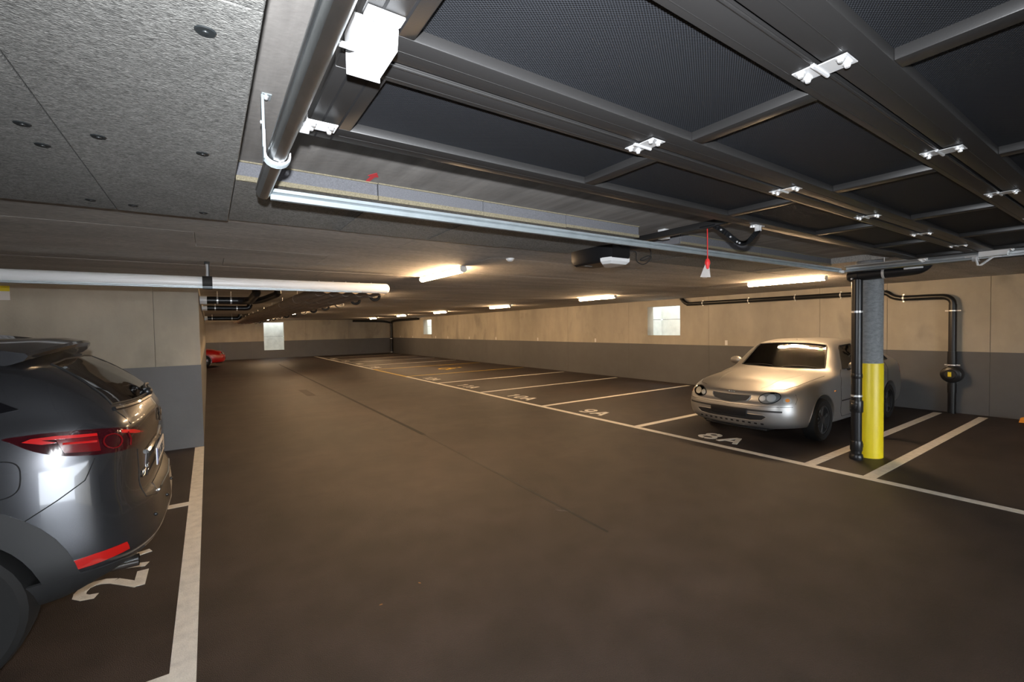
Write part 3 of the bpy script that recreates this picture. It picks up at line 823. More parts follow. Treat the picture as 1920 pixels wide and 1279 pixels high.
lamps = [(7.95, 3.66, 'lit tube light over the silver hatchback'),
         (7.92, 7.98, 'lit tube light level with the large wall opening'),
         (7.94, 12.42, 'lit tube light in right row, third from the silver car'),
         (7.98, 17.05, 'lit tube light in right row, fourth from the silver car'),
         (7.86, 21.2, 'lit tube light in right row, fifth from the silver car'),
         (8.0, 26.2, 'lit tube light in right row, nearest the far wall'),
         (2.46, 5.22, 'lit tube light over the aisle just beyond the white height bar'),
         (2.56, 9.35, 'lit tube light in aisle row, first one half hidden behind the height bar'),
         (2.66, 13.9, 'lit tube light in aisle row, second beyond the height bar'),
         (2.70, 18.6, 'lit tube light in aisle row, third beyond the height bar'),
         (2.80, 28.4, 'lit tube light in aisle row, nearest the far wall'),
         (-2.6, 28.2, 'added unseen tube light behind the left wall, brightening the far wall and red car')]  # extra lamp out of view, added to brighten the far wall and red car
for i, (x, y, lb) in enumerate(lamps):
    o = lamp0 if i == 0 else copy_tree(lamp0)
    o.location = (x, y, CEIL - .003); o['label'] = lb
# little mounting screws glinting beside the lamps are left to the boards; smoke detectors:
for x, y, lb in ((2.62, 3.89, 'small white smoke detector on the ceiling near the door opener'), (6.18, 3.97, 'small white smoke detector on the ceiling near the silver car')):
    d = thing('smoke_detector', (x, y, CEIL), lb, 'smoke detector', 'ceiling smoke detectors')
    put('base', B().lathe([(.045, 0), (.045, -.012), (.0, -.012)], (x, y, CEIL - .002), n=20), 'white_coat', d)
    put('dome', B().lathe([(.036, -.012), (.034, -.022), (.022, -.032), (0, -.034)], (x, y, CEIL - .002), n=20), 'white_coat', d)

# ------------------------------------------------------------------ column with drain pipe
CXY = (6.60, 2.08)
colm = thing('concrete_column', (CXY[0], CXY[1], 0), 'round grey concrete column with yellow lower half', 'column')
put('shaft', B().lathe([(.135, 0), (.135, CEIL)], (CXY[0], CXY[1], 0), n=48), 'column_concrete', colm)
put('yellow_sleeve', B().lathe([(.1355, 0.0), (.141, 0.0), (.141, 1.125), (.140, 1.13), (.1355, 1.13)], (CXY[0], CXY[1], 0), n=48, closed=True), 'yellow_plastic', colm)
PX, PY = 6.335, 2.115
dp = thing('drain_pipe', (PX, PY, 0), 'black drain pipe with metal clamps standing against the yellow column', 'pipe')
put('riser', B().tube([(PX, PY, 0), (PX, PY, 2.12)], .054, 24), 'black_plastic', dp)
put('foot_collar', B().lathe([(.055, 0), (.068, 0), (.072, .02), (.064, .06), (.055, .07)], (PX, PY, 0), n=24, closed=True), 'black_plastic', dp)
for z0, z1, r in ((.10, .22, .062), (.56, .70, .066), (.96, 1.02, .058)):
    put('coupling', B().lathe([(.053, z0), (r - .004, z0), (r, z0 + .012), (r, z1 - .012), (r - .004, z1), (.053, z1)], (PX, PY, 0), n=24, closed=True), 'black_plastic', dp)
put('inspection_lug', B().box(PX - .085, PX - .05, PY - .03, PY + .03, .59, .67, bev=.008), 'black_plastic', dp)
put('inspection_lug', B().box(PX + .045, PX + .085, PY - .045, PY + .0, .13, .18, bev=.006), 'black_plastic', dp)
for z in (.755, 1.745):
    c = put('pipe_clamp', B().lathe([(.0545, -.011), (.0575, -.011), (.0575, .011), (.0545, .011)], (PX, PY, z), n=24, closed=True), 'zinc', dp)
    put('clamp_lug', B().box(PX + .055, PX + .085, PY - .02, PY - .01, z - .010, z + .010), 'zinc', c)
    put('clamp_lug', B().box(PX - .085, PX - .055, PY - .005, PY + .005, z - .010, z + .010), 'zinc', c)
put('crossover', B().tube(smooth_path([(PX, PY + .02, 2.165), (PX, 1.9, 2.172), (PX, 1.62, 2.18), (PX, 1.54, 2.20), (PX, 1.50, 2.25), (PX, 1.49, 2.36)], 5), .060, 24), 'black_plastic', dp)
put('elbow_cap', B().lathe([(0, .078), (.05, .07), (.066, .05), (.068, -.04), (.0, -.045)], (PX, PY + .02, 2.165), axis='Y', n=24), 'black_plastic', dp)
c = put('pipe_clamp', B().lathe([(.0605, -.012), (.064, -.012), (.064, .012), (.0605, .012)], (PX, 1.86, 2.172), axis='Y', n=24, closed=True), 'zinc', dp)
put('clamp_rod', B().tube([(PX, 1.86, 2.235), (PX, 1.86, CEIL)], .005, 8), 'zinc', c)
put('clamp_lug', B().lathe([(0, -.01), (.01, -.01), (.01, .01), (0, .01)], (PX - .07, PY + .03, 2.13), axis='X', n=10), 'zinc', c)

# ------------------------------------------------------------------ pipe along the right wall
wp = thing('wall_pipe', (10.72, 2.19, 0), 'black plastic pipe running along the right wall and down to the floor', 'pipe')
WX = 10.735
put('run', B().tube(smooth_path([(WX + .03, 7.62, 2.345), (WX, 7.50, 2.24), (WX, 7.40, 2.19), (WX, 7.25, 2.183), (WX, 5.5, 2.18), (WX, 3.4, 2.176), (WX, 3.14, 2.172), (WX, 3.02, 2.09), (WX, 2.90, 2.052), (WX, 2.75, 2.048), (WX, 2.42, 2.047), (WX, 2.27, 2.03), (WX, 2.20, 1.96), (WX, 2.19, 1.85)], 6), .050, 16), 'black_plastic', wp)
put('drop', B().tube([(WX, 2.19, 1.90), (WX, 2.19, 0)], .055, 20), 'black_plastic', wp)
put('sleeve', B().tube([(WX, 2.19, 1.08), (WX, 2.19, .86)], .064, 20), 'black_plastic', wp)
vb = put('backwater_valve', B().lathe([(.0, -.10), (.10, -.10), (.135, -.08), (.15, -.03), (.15, .05), (.12, .075), (0, .08)], (10.72, 2.19, .685), axis='X', n=28), 'black_plastic', wp)
put('valve_cap', B().lathe([(0, -.135), (.07, -.13), (.085, -.115), (.085, -.095), (0, -.095)], (10.72, 2.19, .685), axis='X', n=24), 'black_rubber', vb)
put('valve_label', B().box(10.58, 10.584, 2.17, 2.215, .65, .73), 'sticker_yellow', vb, smooth=False)
put('lower_sleeve', B().tube([(WX, 2.19, .52), (WX, 2.19, .36)], .062, 20), 'black_plastic', wp)
for y, z, ax in ((6.95, 2.182, 'Y'), (5.75, 2.18, 'Y'), (4.72, 2.18, 'Y'), (3.86, 2.178, 'Y'), (2.86, 2.05, 'Y')):
    c = put('pipe_clamp', B().lathe([(.0505, -.012), (.054, -.012), (.054, .012), (.0505, .012)], (WX, y, z), axis='Y', n=18, closed=True), 'zinc', wp)
    put('clamp_lug', B().box(WX - .008, WX + .008, y - .012, y + .012, z + .052, z + .075), 'zinc', c)
    put('clamp_lug', B().box(WX - .008, WX + .008, y - .012, y + .012, z - .075, z - .052), 'zinc', c)
for z in (1.79, .88):
    c = put('pipe_clamp', B().lathe([(.056, -.010), (.0605, -.010), (.0605, .010), (.056, .010)], (WX, 2.19, z + (0 if z > 1 else -.015)), n=18, closed=True) if z > 1 else B().lathe([(.065, -.010), (.069, -.010), (.069, .010), (.065, .010)], (WX, 2.19, z - .035), n=18, closed=True), 'zinc', wp)
    zz = z if z > 1 else z - .035
    put('clamp_lug', B().box(WX - .006, WX + .006, 2.25, 2.29, zz - .01, zz + .01), 'zinc', c)
    put('clamp_lug', B().box(WX - .006, WX + .006, 2.09, 2.13, zz - .01, zz + .01), 'zinc', c)

# pipe in the far corner
cp = thing('corner_pipe', (10.70, 31.0, 0), 'black downpipe in the far corner branching under the ceiling', 'pipe')
put('drop', B().tube([(10.70, 31.05, 0), (10.70, 31.05, 2.20)], .085, 16), 'black_plastic', cp)
put('branch', B().tube(smooth_path([(10.70, 31.05, 2.12), (10.70, 30.6, 2.22), (10.70, 29.5, 2.26), (10.70, 26.1, 2.27)], 5), .07, 14), 'black_plastic', cp)
put('branch', B().tube(smooth_path([(10.70, 31.05, 2.12), (10.2, 31.1, 2.22), (9.4, 31.15, 2.25), (8.1, 31.15, 2.265)], 5), .07, 14), 'black_plastic', cp)
for z in (1.02, .06): put('pipe_clamp', B().lathe([(.086, -.02), (.10, -.02), (.10, .02), (.086, .02)], (10.70, 31.05, z), n=16, closed=True), 'zinc', cp)

# ------------------------------------------------------------------ suspended pipe bundle over the aisle
py0, py1 = 6.35, 31.3
pxs = [1.33, 1.52, 1.70, 1.89, 2.07]
for i, x in enumerate(pxs):
    nm = ['leftmost brown pipe of the bundle hung along the aisle ceiling', 'second brown pipe from the left in the hung bundle', 'middle brown pipe of the bundle hung along the aisle ceiling', 'second brown pipe from the right in the hung bundle', 'rightmost brown pipe of the bundle, nearest the aisle lights'][i]
    r = thing('service_pipe', (x, py0, 2.2), nm, 'pipe', 'pipes hung along the aisle ceiling')
    put('pipe', B().tube([(x, py0, 2.205), (x, py1, 2.205)], .075, 14), 'brown_pipe', r)
    y = 6.85
    k = 0
    while y < 30:
        c = put('pipe_hanger', B().lathe([(.0755, -.015), (.080, -.015), (.080, .015), (.0755, .015)], (x, y, 2.205), axis='Y', n=14, closed=True), 'brown_pipe', r)
        put('threaded_rod', B().tube([(x, y, 2.28), (x, y, CEIL)], .006, 6), 'zinc', c)
        y += 1.9; k += 1
y = 7.3; i = 0
hooks = ['nearest', 'second', 'third', 'fourth', 'fifth', 'sixth', 'seventh', 'eighth', 'ninth', 'tenth', 'eleventh', 'twelfth', 'thirteenth', 'fourteenth', 'fifteenth']
while y < 30.5 and i < 15:
    o = put('cable_hook', B().tube(smooth_path([(2.19, y, CEIL), (2.185, y, 2.24), (2.19, y, 2.165), (2.225, y, 2.125), (2.28, y, 2.12), (2.325, y, 2.15), (2.335, y, 2.19)], 4), .024, 8), 'black_rubber',
            label='black curved cable hook beside the pipe bundle, %s from the height bar' % hooks[i], cat='hook', group='black hooks beside the pipe bundle')
    y += 1.15 + .09 * i; i += 1
# ------------------------------------------------------------------ black pipes from the left wall
def side_pipe(y, z, r, x_end, label, tail):
    t = thing('branch_pipe', (XC, y, z), label, 'pipe', 'black pipes coming out of the left wall')
    put('wall_sleeve', B().tube([(XC - .02, y, z), (XC + .10, y, z)], r * 1.15, 18), 'white_coat', t)
    put('pipe', B().tube([(XC + .09, y, z), (x_end, y, z)], r, 18), 'black_plastic', t)
    put('elbow', B().tube(smooth_path([(x_end - .03, y, z)] + tail, 5), r * 1.04, 18), 'black_plastic', t)
    for x in (XC + .25, x_end - .15):
        put('pipe_clamp', B().lathe([(r + .001, -.012), (r + .006, -.012), (r + .006, .012), (r + .001, .012)], (x, y, z), axis='X', n=16, closed=True).tube([(x, y, z + r), (x, y, CEIL)], .005, 6), 'zinc', t)
    return t
t1 = side_pipe(9.3, 2.19, .062, .50, 'thick black pipe from the left wall, nearest the height bar', [(.58, 9.25, 2.19), (.64, 9.1, 2.20), (.66, 8.85, 2.23), (.68, 8.53, 2.27), (.68, 8.52, 2.31), (.68, 8.52, 2.348)])
put('elbow', B().tube(smooth_path([(.52, 9.3, 2.19), (.66, 9.3, 2.185), (.80, 9.15, 2.20), (.92, 8.85, 2.24), (.99, 8.57, 2.27), (1.0, 8.55, 2.31), (1.0, 8.55, 2.348)], 5), .055, 18), 'black_plastic', t1)
side_pipe(12.2, 2.19, .055, .72, 'black pipe from the left wall, middle of the three', [(.79, 12.2, 2.20), (.83, 12.2, 2.26), (.83, 12.2, 2.30), (.83, 12.2, 2.348)])
side_pipe(21.0, 2.19, .075, .95, 'black pipe from the left wall, farthest from the height bar', [(1.02, 21.0, 2.2), (1.08, 21.0, 2.28), (1.08, 21.0, 2.31), (1.08, 21.0, 2.348)])

# ------------------------------------------------------------------ small things on walls and floor
sg = thing('wall_sign', (-2.02, YW, 2.1), 'small yellow and white notice on the wall beneath the height bar', 'sign')
put('notice', B().box(-2.14, -1.955, YW - .006, YW - .0005, 2.065, 2.17), 'paper', sg, smooth=False)
put('header', B().box(-2.14, -1.955, YW - .006, YW - .0005, 2.171, 2.235), 'sticker_yellow', sg, smooth=False)
tags = [(6.37, 'next to the silver car'), (11.0, 'beside the first bay beyond the opening'), (14.2, 'between the two yellow lines and the opening'), (17.33, 'above the wide yellow bay'), (19.85, 'one bay beyond the yellow lines'), (22.27, 'just before the small far opening'), (23.86, 'right under the small far opening'), (27.36, 'past the small far opening'), (29.6, 'close to the far corner')]
for y, w in tags:
    r = thing('bay_tag', (XR, y, 1.09), 'pale bay marker plate on the right wall ' + w, 'marker plate', 'bay marker plates on the right wall')
    put('plate', B().box(XR - .008, XR - .0005, y - .035, y + .035, 1.092, 1.215, bev=.002, seg=1), 'paper', r, smooth=False)
    put('screw', B().lathe([(0, -.003), (.006, -.002), (.006, .001)], (XR - .008, y, 1.195), axis='X', n=8), 'zinc', r)
blk = B().extrude([(1.20, 0), (1.375, 0), (1.36, .07), (1.32, .085), (1.23, .085), (1.20, .06)], 10.52, 10.62, 'YZ')
put('wheel_chock', blk, 'orange', label='orange plastic chock on the floor by the right wall', cat='chock')
for x, y, a, lb in ((1.075, 2.70, .4, 'dry brown leaf on the asphalt, right one of the two'), (.80, 2.62, 1.6, 'dry brown leaf on the asphalt, left one of the two')):
    lf = B(); pts = [(0, -.012), (.006, -.004), (.005, .006), (0, .014), (-.006, .005), (-.005, -.005)]
    ca, sa = math.cos(a), math.sin(a)
    f = lf.bm.faces.new([lf.bm.verts.new((x + ca * p - sa * q, y + sa * p + ca * q, .002 + .004 * abs(p) * 100 * .3)) for p, q in pts])
    bmesh.ops.solidify(lf.bm, geom=[f], thickness=.0008)
    put('dry_leaf', lf, 'leaf', smooth=False, label=lb, cat='leaf')

# ------------------------------------------------------------------ cars
def pchip(Y, ms):
    """Y (n, ...) at integer params -> sampled with ms steps per segment (C1, no overshoot)"""
    Y = np.asarray(Y, float); n = len(Y)
    d = Y[1:] - Y[:-1]
    mm = np.zeros_like(Y)
    a, b = d[:-1], d[1:]
    same = (a * b) > 0
    with np.errstate(divide='ignore', invalid='ignore'):
        hm = 2 * a * b / (a + b)
    mm[1:-1] = np.where(same, hm, 0)
    mm[0] = d[0]; mm[-1] = d[-1]
    out = []
    for i in range(n - 1):
        for k in range(ms):
            t = k / ms
            h00 = 2 * t ** 3 - 3 * t ** 2 + 1; h10 = t ** 3 - 2 * t ** 2 + t; h01 = -2 * t ** 3 + 3 * t ** 2; h11 = t ** 3 - t ** 2
            out.append(h00 * Y[i] + h10 * mm[i] + h01 * Y[i + 1] + h11 * mm[i + 1])
    out.append(Y[-1])
    return np.array(out)

def crom(Y, ms):
    """Catmull-Rom version of the same"""
    Y = np.asarray(Y, float); n = len(Y); out = []
    for i in range(n - 1):
        p0 = Y[max(i - 1, 0)]; p1 = Y[i]; p2 = Y[i + 1]; p3 = Y[min(i + 2, n - 1)]
        for k in range(ms):
            t = k / ms
            out.append(0.5 * (2 * p1 + (p2 - p0) * t + (2 * p0 - 5 * p1 + 4 * p2 - p3) * t * t + (3 * p1 - p0 - 3 * p2 + p3) * t ** 3))
    out.append(Y[-1])
    return np.array(out)

def loft_half(G, mi, mj):
    G = np.asarray(G, float)
    S = pchip(G.transpose(1, 0, 2), mj).transpose(1, 0, 2)
    S = pchip(S, mi)
    return S

def body_bm(S, inset=0.0):
    bm = bmesh.new()
    ni, nj = S.shape[:2]
    for sg_ in (1, -1):
        V = [[bm.verts.new((S[i, j, 0], S[i, j, 1] * sg_, S[i, j, 2])) for j in range(nj)] for i in range(ni)]
        for i in range(ni - 1):
            for j in range(nj - 1):
                q = (V[i][j], V[i + 1][j], V[i + 1][j + 1], V[i][j + 1])
                try: bm.faces.new(q if sg_ > 0 else tuple(reversed(q)))
                except ValueError: pass
    bmesh.ops.remove_doubles(bm, verts=bm.verts[:], dist=2e-4)
    bmesh.ops.dissolve_degenerate(bm, edges=bm.edges[:], dist=1e-5)
    bmesh.ops.recalc_face_normals(bm, faces=bm.faces[:])
    if inset:
        bm.normal_update()
        for v in bm.verts: v.co -= v.normal * inset
    return bm

def boolean(me_a, me_b, op='DIFFERENCE'):
    a = bpy.data.objects.new('tmp_a', me_a); b = bpy.data.objects.new('tmp_b', me_b)
    COL.objects.link(a); COL.objects.link(b)
    md = a.modifiers.new('b', 'BOOLEAN'); md.operation = op; md.object = b; md.solver = 'EXACT'
    dg = bpy.context.evaluated_depsgraph_get(); dg.update()
    me = bpy.data.meshes.new_from_object(a.evaluated_get(dg))
    bpy.data.objects.remove(a); bpy.data.objects.remove(b)
    return me

class Car:
    """local frame: x along the car from its grid's first end, y across, z up.  W maps it into the world"""
    def __init__(s, root, G, M, mi=5, mj=4):
        s.root, s.M = root, M
        s.S = loft_half(G, mi, mj)
        bm = body_bm(s.S)
        s.bvh = BVHTree.FromBMesh(bm)
        s.me = bpy.data.meshes.new('body'); bm.to_mesh(s.me); bm.free()
    def cast(s, o, d):
        h = s.bvh.ray_cast(Vector(o), Vector(d).normalized())
        return (h[0], h[1]) if h[0] is not None else (None, None)
    # projections of 2-D drawings on the skin
    def side(s, sg_):       # (x, z)
        return lambda p: s.cast((p[0], sg_ * 3, p[1]), (0, -sg_, 0))
    def front(s, a, b):     # (y, z) seen from the x=0 end
        return s.cast((-2, a, b), (1, 0, 0))
    def rearv(s, a, b):
        return s.cast((8, a, b), (-1, 0, 0))
    def top(s, x, y):
        return s.cast((x, y, 4), (0, 0, -1))
    def wrap(s, ox, oy, sg_):   # (angle deg from the x=0 end, z): rays out of a vertical axis inside the car
        def f(p):
            a = math.radians(p[0])
            h = s.cast((ox - 4 * math.cos(a), sg_ * (oy + 4 * math.sin(a)), p[1]), (math.cos(a), -sg_ * math.sin(a), 0))
            return h
        return f
    def add(s, name, me_or_b, material, parent=None, **kw):
        if isinstance(me_or_b, B): me = me_or_b.mesh(name, angle=kw.pop('angle', 35))
        else: me = me_or_b
        me.transform(s.M)
        return put(name, me, material, parent or s.root, **kw)
    def patch(s, name, poly, fn, off, material, parent=None, thick=.006, seg=.05, smooth_n=0, scale=1.0):
        if smooth_n: poly = [(p.x, p.y) for p in smooth_path([(a, b, 0) for a, b in poly], smooth_n, closed=True)]
        bm = bmesh.new()
        f = bm.faces.new([bm.verts.new((a, b, 0)) for a, b in poly])
        bmesh.ops.triangulate(bm, faces=[f])
        for _ in range(6):
            es = [e for e in bm.edges if (Vector(((e.verts[0].co.x - e.verts[1].co.x) * scale, e.verts[0].co.y - e.verts[1].co.y))).length > seg]
            if not es: break
            bmesh.ops.subdivide_edges(bm, edges=es, cuts=1)
            bmesh.ops.triangulate(bm, faces=[f for f in bm.faces if len(f.verts) > 3])
        bad = []; nrm = {}
        for v in bm.verts:
            h, n = fn((v.co.x, v.co.y))
            if h is None: bad.append(v); continue
            v.co = h + n * off; nrm[v] = n.copy()
        for v in bad: nrm.pop(v, None)
        if bad: bmesh.ops.delete(bm, geom=bad, context='VERTS')
        bm.normal_update()
        if sum(f.normal.dot(nrm[f.verts[0]]) * f.calc_area() for f in bm.faces) < 0: bmesh.ops.reverse_faces(bm, faces=bm.faces[:])
        top = bm.faces[:]; bnd = [e for e in bm.edges if len(e.link_faces) == 1]
        lowv = {v: bm.verts.new(v.co - n * thick) for v, n in nrm.items()}
        for f in top: bm.faces.new([lowv[v] for v in reversed(f.verts)])
        for e in bnd:
            lp = e.link_loops[0]; va, vb = lp.vert, lp.link_loop_next.vert
            bm.faces.new((vb, va, lowv[va], lowv[vb]))
        me = bpy.data.meshes.new(name); bm.to_mesh(me); bm.free()
        for p in me.polygons: p.use_smooth = True
        me.set_sharp_from_angle(angle=math.radians(50))
        return s.add(name, me, material, parent)
    def line(s, name, pts, fn, r, material, parent=None, closed=False, step=.04, off=0.0, scale=1.0):
        d = []
        k = len(pts)
        for i in range(k if closed else k - 1):
            a, b = pts[i], pts[(i + 1) % k]
            n = max(1, int(math.hypot((b[0] - a[0]) * scale, b[1] - a[1]) / step))
            d += [(a[0] + (b[0] - a[0]) * t / n, a[1] + (b[1] - a[1]) * t / n) for t in range(n)]
        if not closed: d.append(pts[-1])
        P = []
        for p in d:
            h, n = fn(p)
            if h is not None: P.append(h + n * off)
        return s.add(name, B().tube(P, r, 6, closed=closed), material, parent)
    def prism(s, poly, axis, h0, h1):
        b = B()
        if axis == 'Y': b.extrude(poly, h0, h1, 'XZ')
        elif axis == 'X': b.extrude(poly, h0, h1, 'YZ')
        else: b.extrude(poly, h0, h1, 'XY')
        return b.mesh('cut', smooth=False)
    def cut(s, me):
        s.me = boolean(s.me, me)
    def wheel(s, x, yc, sg_, r, w, spokes=5, rim='rim'):
        yo = sg_ * yc
        t = B().lathe([(r * .66, -w / 2), (r * .90, -w / 2 * 1.02), (r * .97, -w / 2 * .86), (r, -w / 2 * .55), (r, w / 2 * .55), (r * .97, w / 2 * .86), (r * .90, w / 2 * 1.02), (r * .66, w / 2), (r * .64, 0)], (x, yo, r), axis='Y', n=36, closed=True)
        wo = s.add('wheel', t, 'tyre')
        rm = B().lathe([(r * .655, -w * .46), (r * .665, w * .46), (r * .63, w * .46), (r * .60, w * .1), (r * .60, -w * .46)], (x, yo, r), axis='Y', n=36, closed=True)
        yy = yo + sg_ * w * .36
        rm.lathe([(0, -.02), (r * .18, -.02), (r * .17, .012), (0, .016)] if sg_ > 0 else [(0, .02), (r * .18, .02), (r * .17, -.012), (0, -.016)], (x, yy, r), axis='Y', n=20)
        for k in range(spokes):
            a = 2 * math.pi * k / spokes + .3
            d = Vector((math.cos(a), 0, math.sin(a)))
            rm.obox(Vector((x, yy - sg_ * .01, r)) + d * r * .38, d, Vector((0, 1, 0)), d.cross(Vector((0, 1, 0))), r * .26, .012, r * .075, bev=.004)
        s.add('rim', rm, rim, wo)
        s.add('brake_disc', B().lathe([(0, -.01), (r * .5, -.01), (r * .5, .01), (0, .01)], (x, yo - sg_ * .0, r), axis='Y', n=24), 'galv_dull', wo)

# ---- compact hatchback (grid: nose centre -> round the corner -> side -> tail centre)
def hatch_grid():
    def side(x, lo, b2, b3, b4, b5, b6, j7, j8, j9, dx=(0,) * 10):
        P = [(x, 0, lo), (x, .60, lo), (x, *b2), (x, *b3), (x, *b4), (x, *b5), (x, *b6), (x, *j7), (x, *j8), (x, 0, j9)]
        return [(p[0] + d, p[1], p[2]) for p, d in zip(P, dx)]
    G = [
     [(.40, 0, .20), (.18, 0, .20), (.09, 0, .215), (.015, 0, .30), (.0, 0, .42), (.012, 0, .525), (.05, 0, .575), (.075, 0, .645), (.105, 0, .685), (.14, 0, .700)],
     [(.41, 0, .20), (.21, .25, .20), (.115, .33, .215), (.035, .36, .30), (.02, .36, .42), (.032, .36, .525), (.066, .355, .58), (.09, .34, .655), (.13, .25, .70), (.22, 0, .715)],
     [(.44, 0, .20), (.28, .42, .20), (.19, .53, .215), (.095, .585, .30), (.08, .595, .42), (.09, .595, .525), (.115, .58, .595), (.145, .55, .675), (.20, .40, .725), (.32, 0, .735)],
     [(.52, 0, .20), (.45, .52, .20), (.36, .675, .22), (.27, .735, .30), (.25, .755, .42), (.26, .75, .53), (.265, .725, .62), (.295, .665, .705), (.36, .49, .760), (.46, 0, .775)],
     [(.64, 0, .20), (.62, .57, .20), (.56, .755, .22), (.50, .80, .32), (.48, .82, .45), (.48, .812, .58), (.48, .775, .685), (.50, .69, .770), (.54, .50, .815), (.62, 0, .83)],
     side(.92, .20, (.80, .22), (.83, .34), (.845, .50), (.832, .67), (.795, .77), (.71, .825), (.52, .858), .87),
     side(1.36, .20, (.81, .21), (.84, .34), (.85, .55), (.838, .78), (.80, .865), (.705, .885), (.52, .905), .912, dx=(0, 0, 0, 0, 0, 0, .04, .04, .03, .02)),
     side(1.66, .20, (.81, .21), (.84, .34), (.85, .55), (.840, .79), (.805, .885), (.690, 1.05), (.50, 1.115), 1.135),
     side(1.93, .20, (.81, .21), (.84, .34), (.85, .55), (.840, .80), (.805, .890), (.590, 1.255), (.44, 1.315), 1.335),
     side(2.45, .20, (.81, .21), (.84, .34), (.85, .55), (.840, .81), (.805, .900), (.575, 1.300), (.43, 1.350), 1.370),
     side(3.05, .20, (.81, .21), (.84, .34), (.85, .55), (.840, .82), (.803, .915), (.568, 1.285), (.42, 1.335), 1.355),
     side(3.52, .20, (.81, .22), (.838, .35), (.848, .55), (.838, .83), (.797, .93), (.572, 1.205), (.42, 1.255), 1.272),
     side(3.88, .22, (.79, .25), (.825, .36), (.838, .55), (.825, .83), (.780, .935), (.600, 1.055), (.44, 1.095), 1.11),
     [(4.0, 0, .24), (4.0, .58, .24), (4.04, .74, .26), (4.09, .785, .36), (4.10, .795, .53), (4.08, .78, .80), (4.05, .74, .915), (4.04, .62, .965), (4.03, .45, .985), (4.02, 0, .995)],
     [(4.0, 0, .25), (4.06, .45, .25), (4.13, .54, .265), (4.19, .585, .36), (4.205, .595, .53), (4.16, .585, .80), (4.11, .555, .905), (4.09, .48, .94), (4.08, .32, .955), (4.07, 0, .965)],
     [(4.0, 0, .25), (4.09, 0, .25), (4.17, 0, .27), (4.235, 0, .36), (4.25, 0, .53), (4.20, 0, .80), (4.15, 0, .895), (4.12, 0, .93), (4.105, 0, .945), (4.09, 0, .95)],
    ]
    return G

WS = [(-.62, .945), (-.30, .932), (0, .928), (.30, .932), (.62, .945), (.585, 1.06), (.525, 1.245), (.50, 1.278), (.25, 1.300), (0, 1.305), (-.25, 1.300), (-.50, 1.278), (-.525, 1.245), (-.585, 1.06)]
SW1 = [(1.66, .935), (1.80, 1.075), (1.97, 1.225), (2.06, 1.262), (2.47, 1.278), (2.47, .948)]
SW2 = [(2.55, .95), (2.55, 1.278), (2.95, 1.268), (3.18, 1.235), (3.30, 1.17), (3.30, .965)]
SW3 = [(3.36, .975), (3.36, 1.14), (3.52, 1.05), (3.56, .985)]
HW = [(3.34, -.44), (3.34, .44), (3.86, .47), (3.86, -.47)]

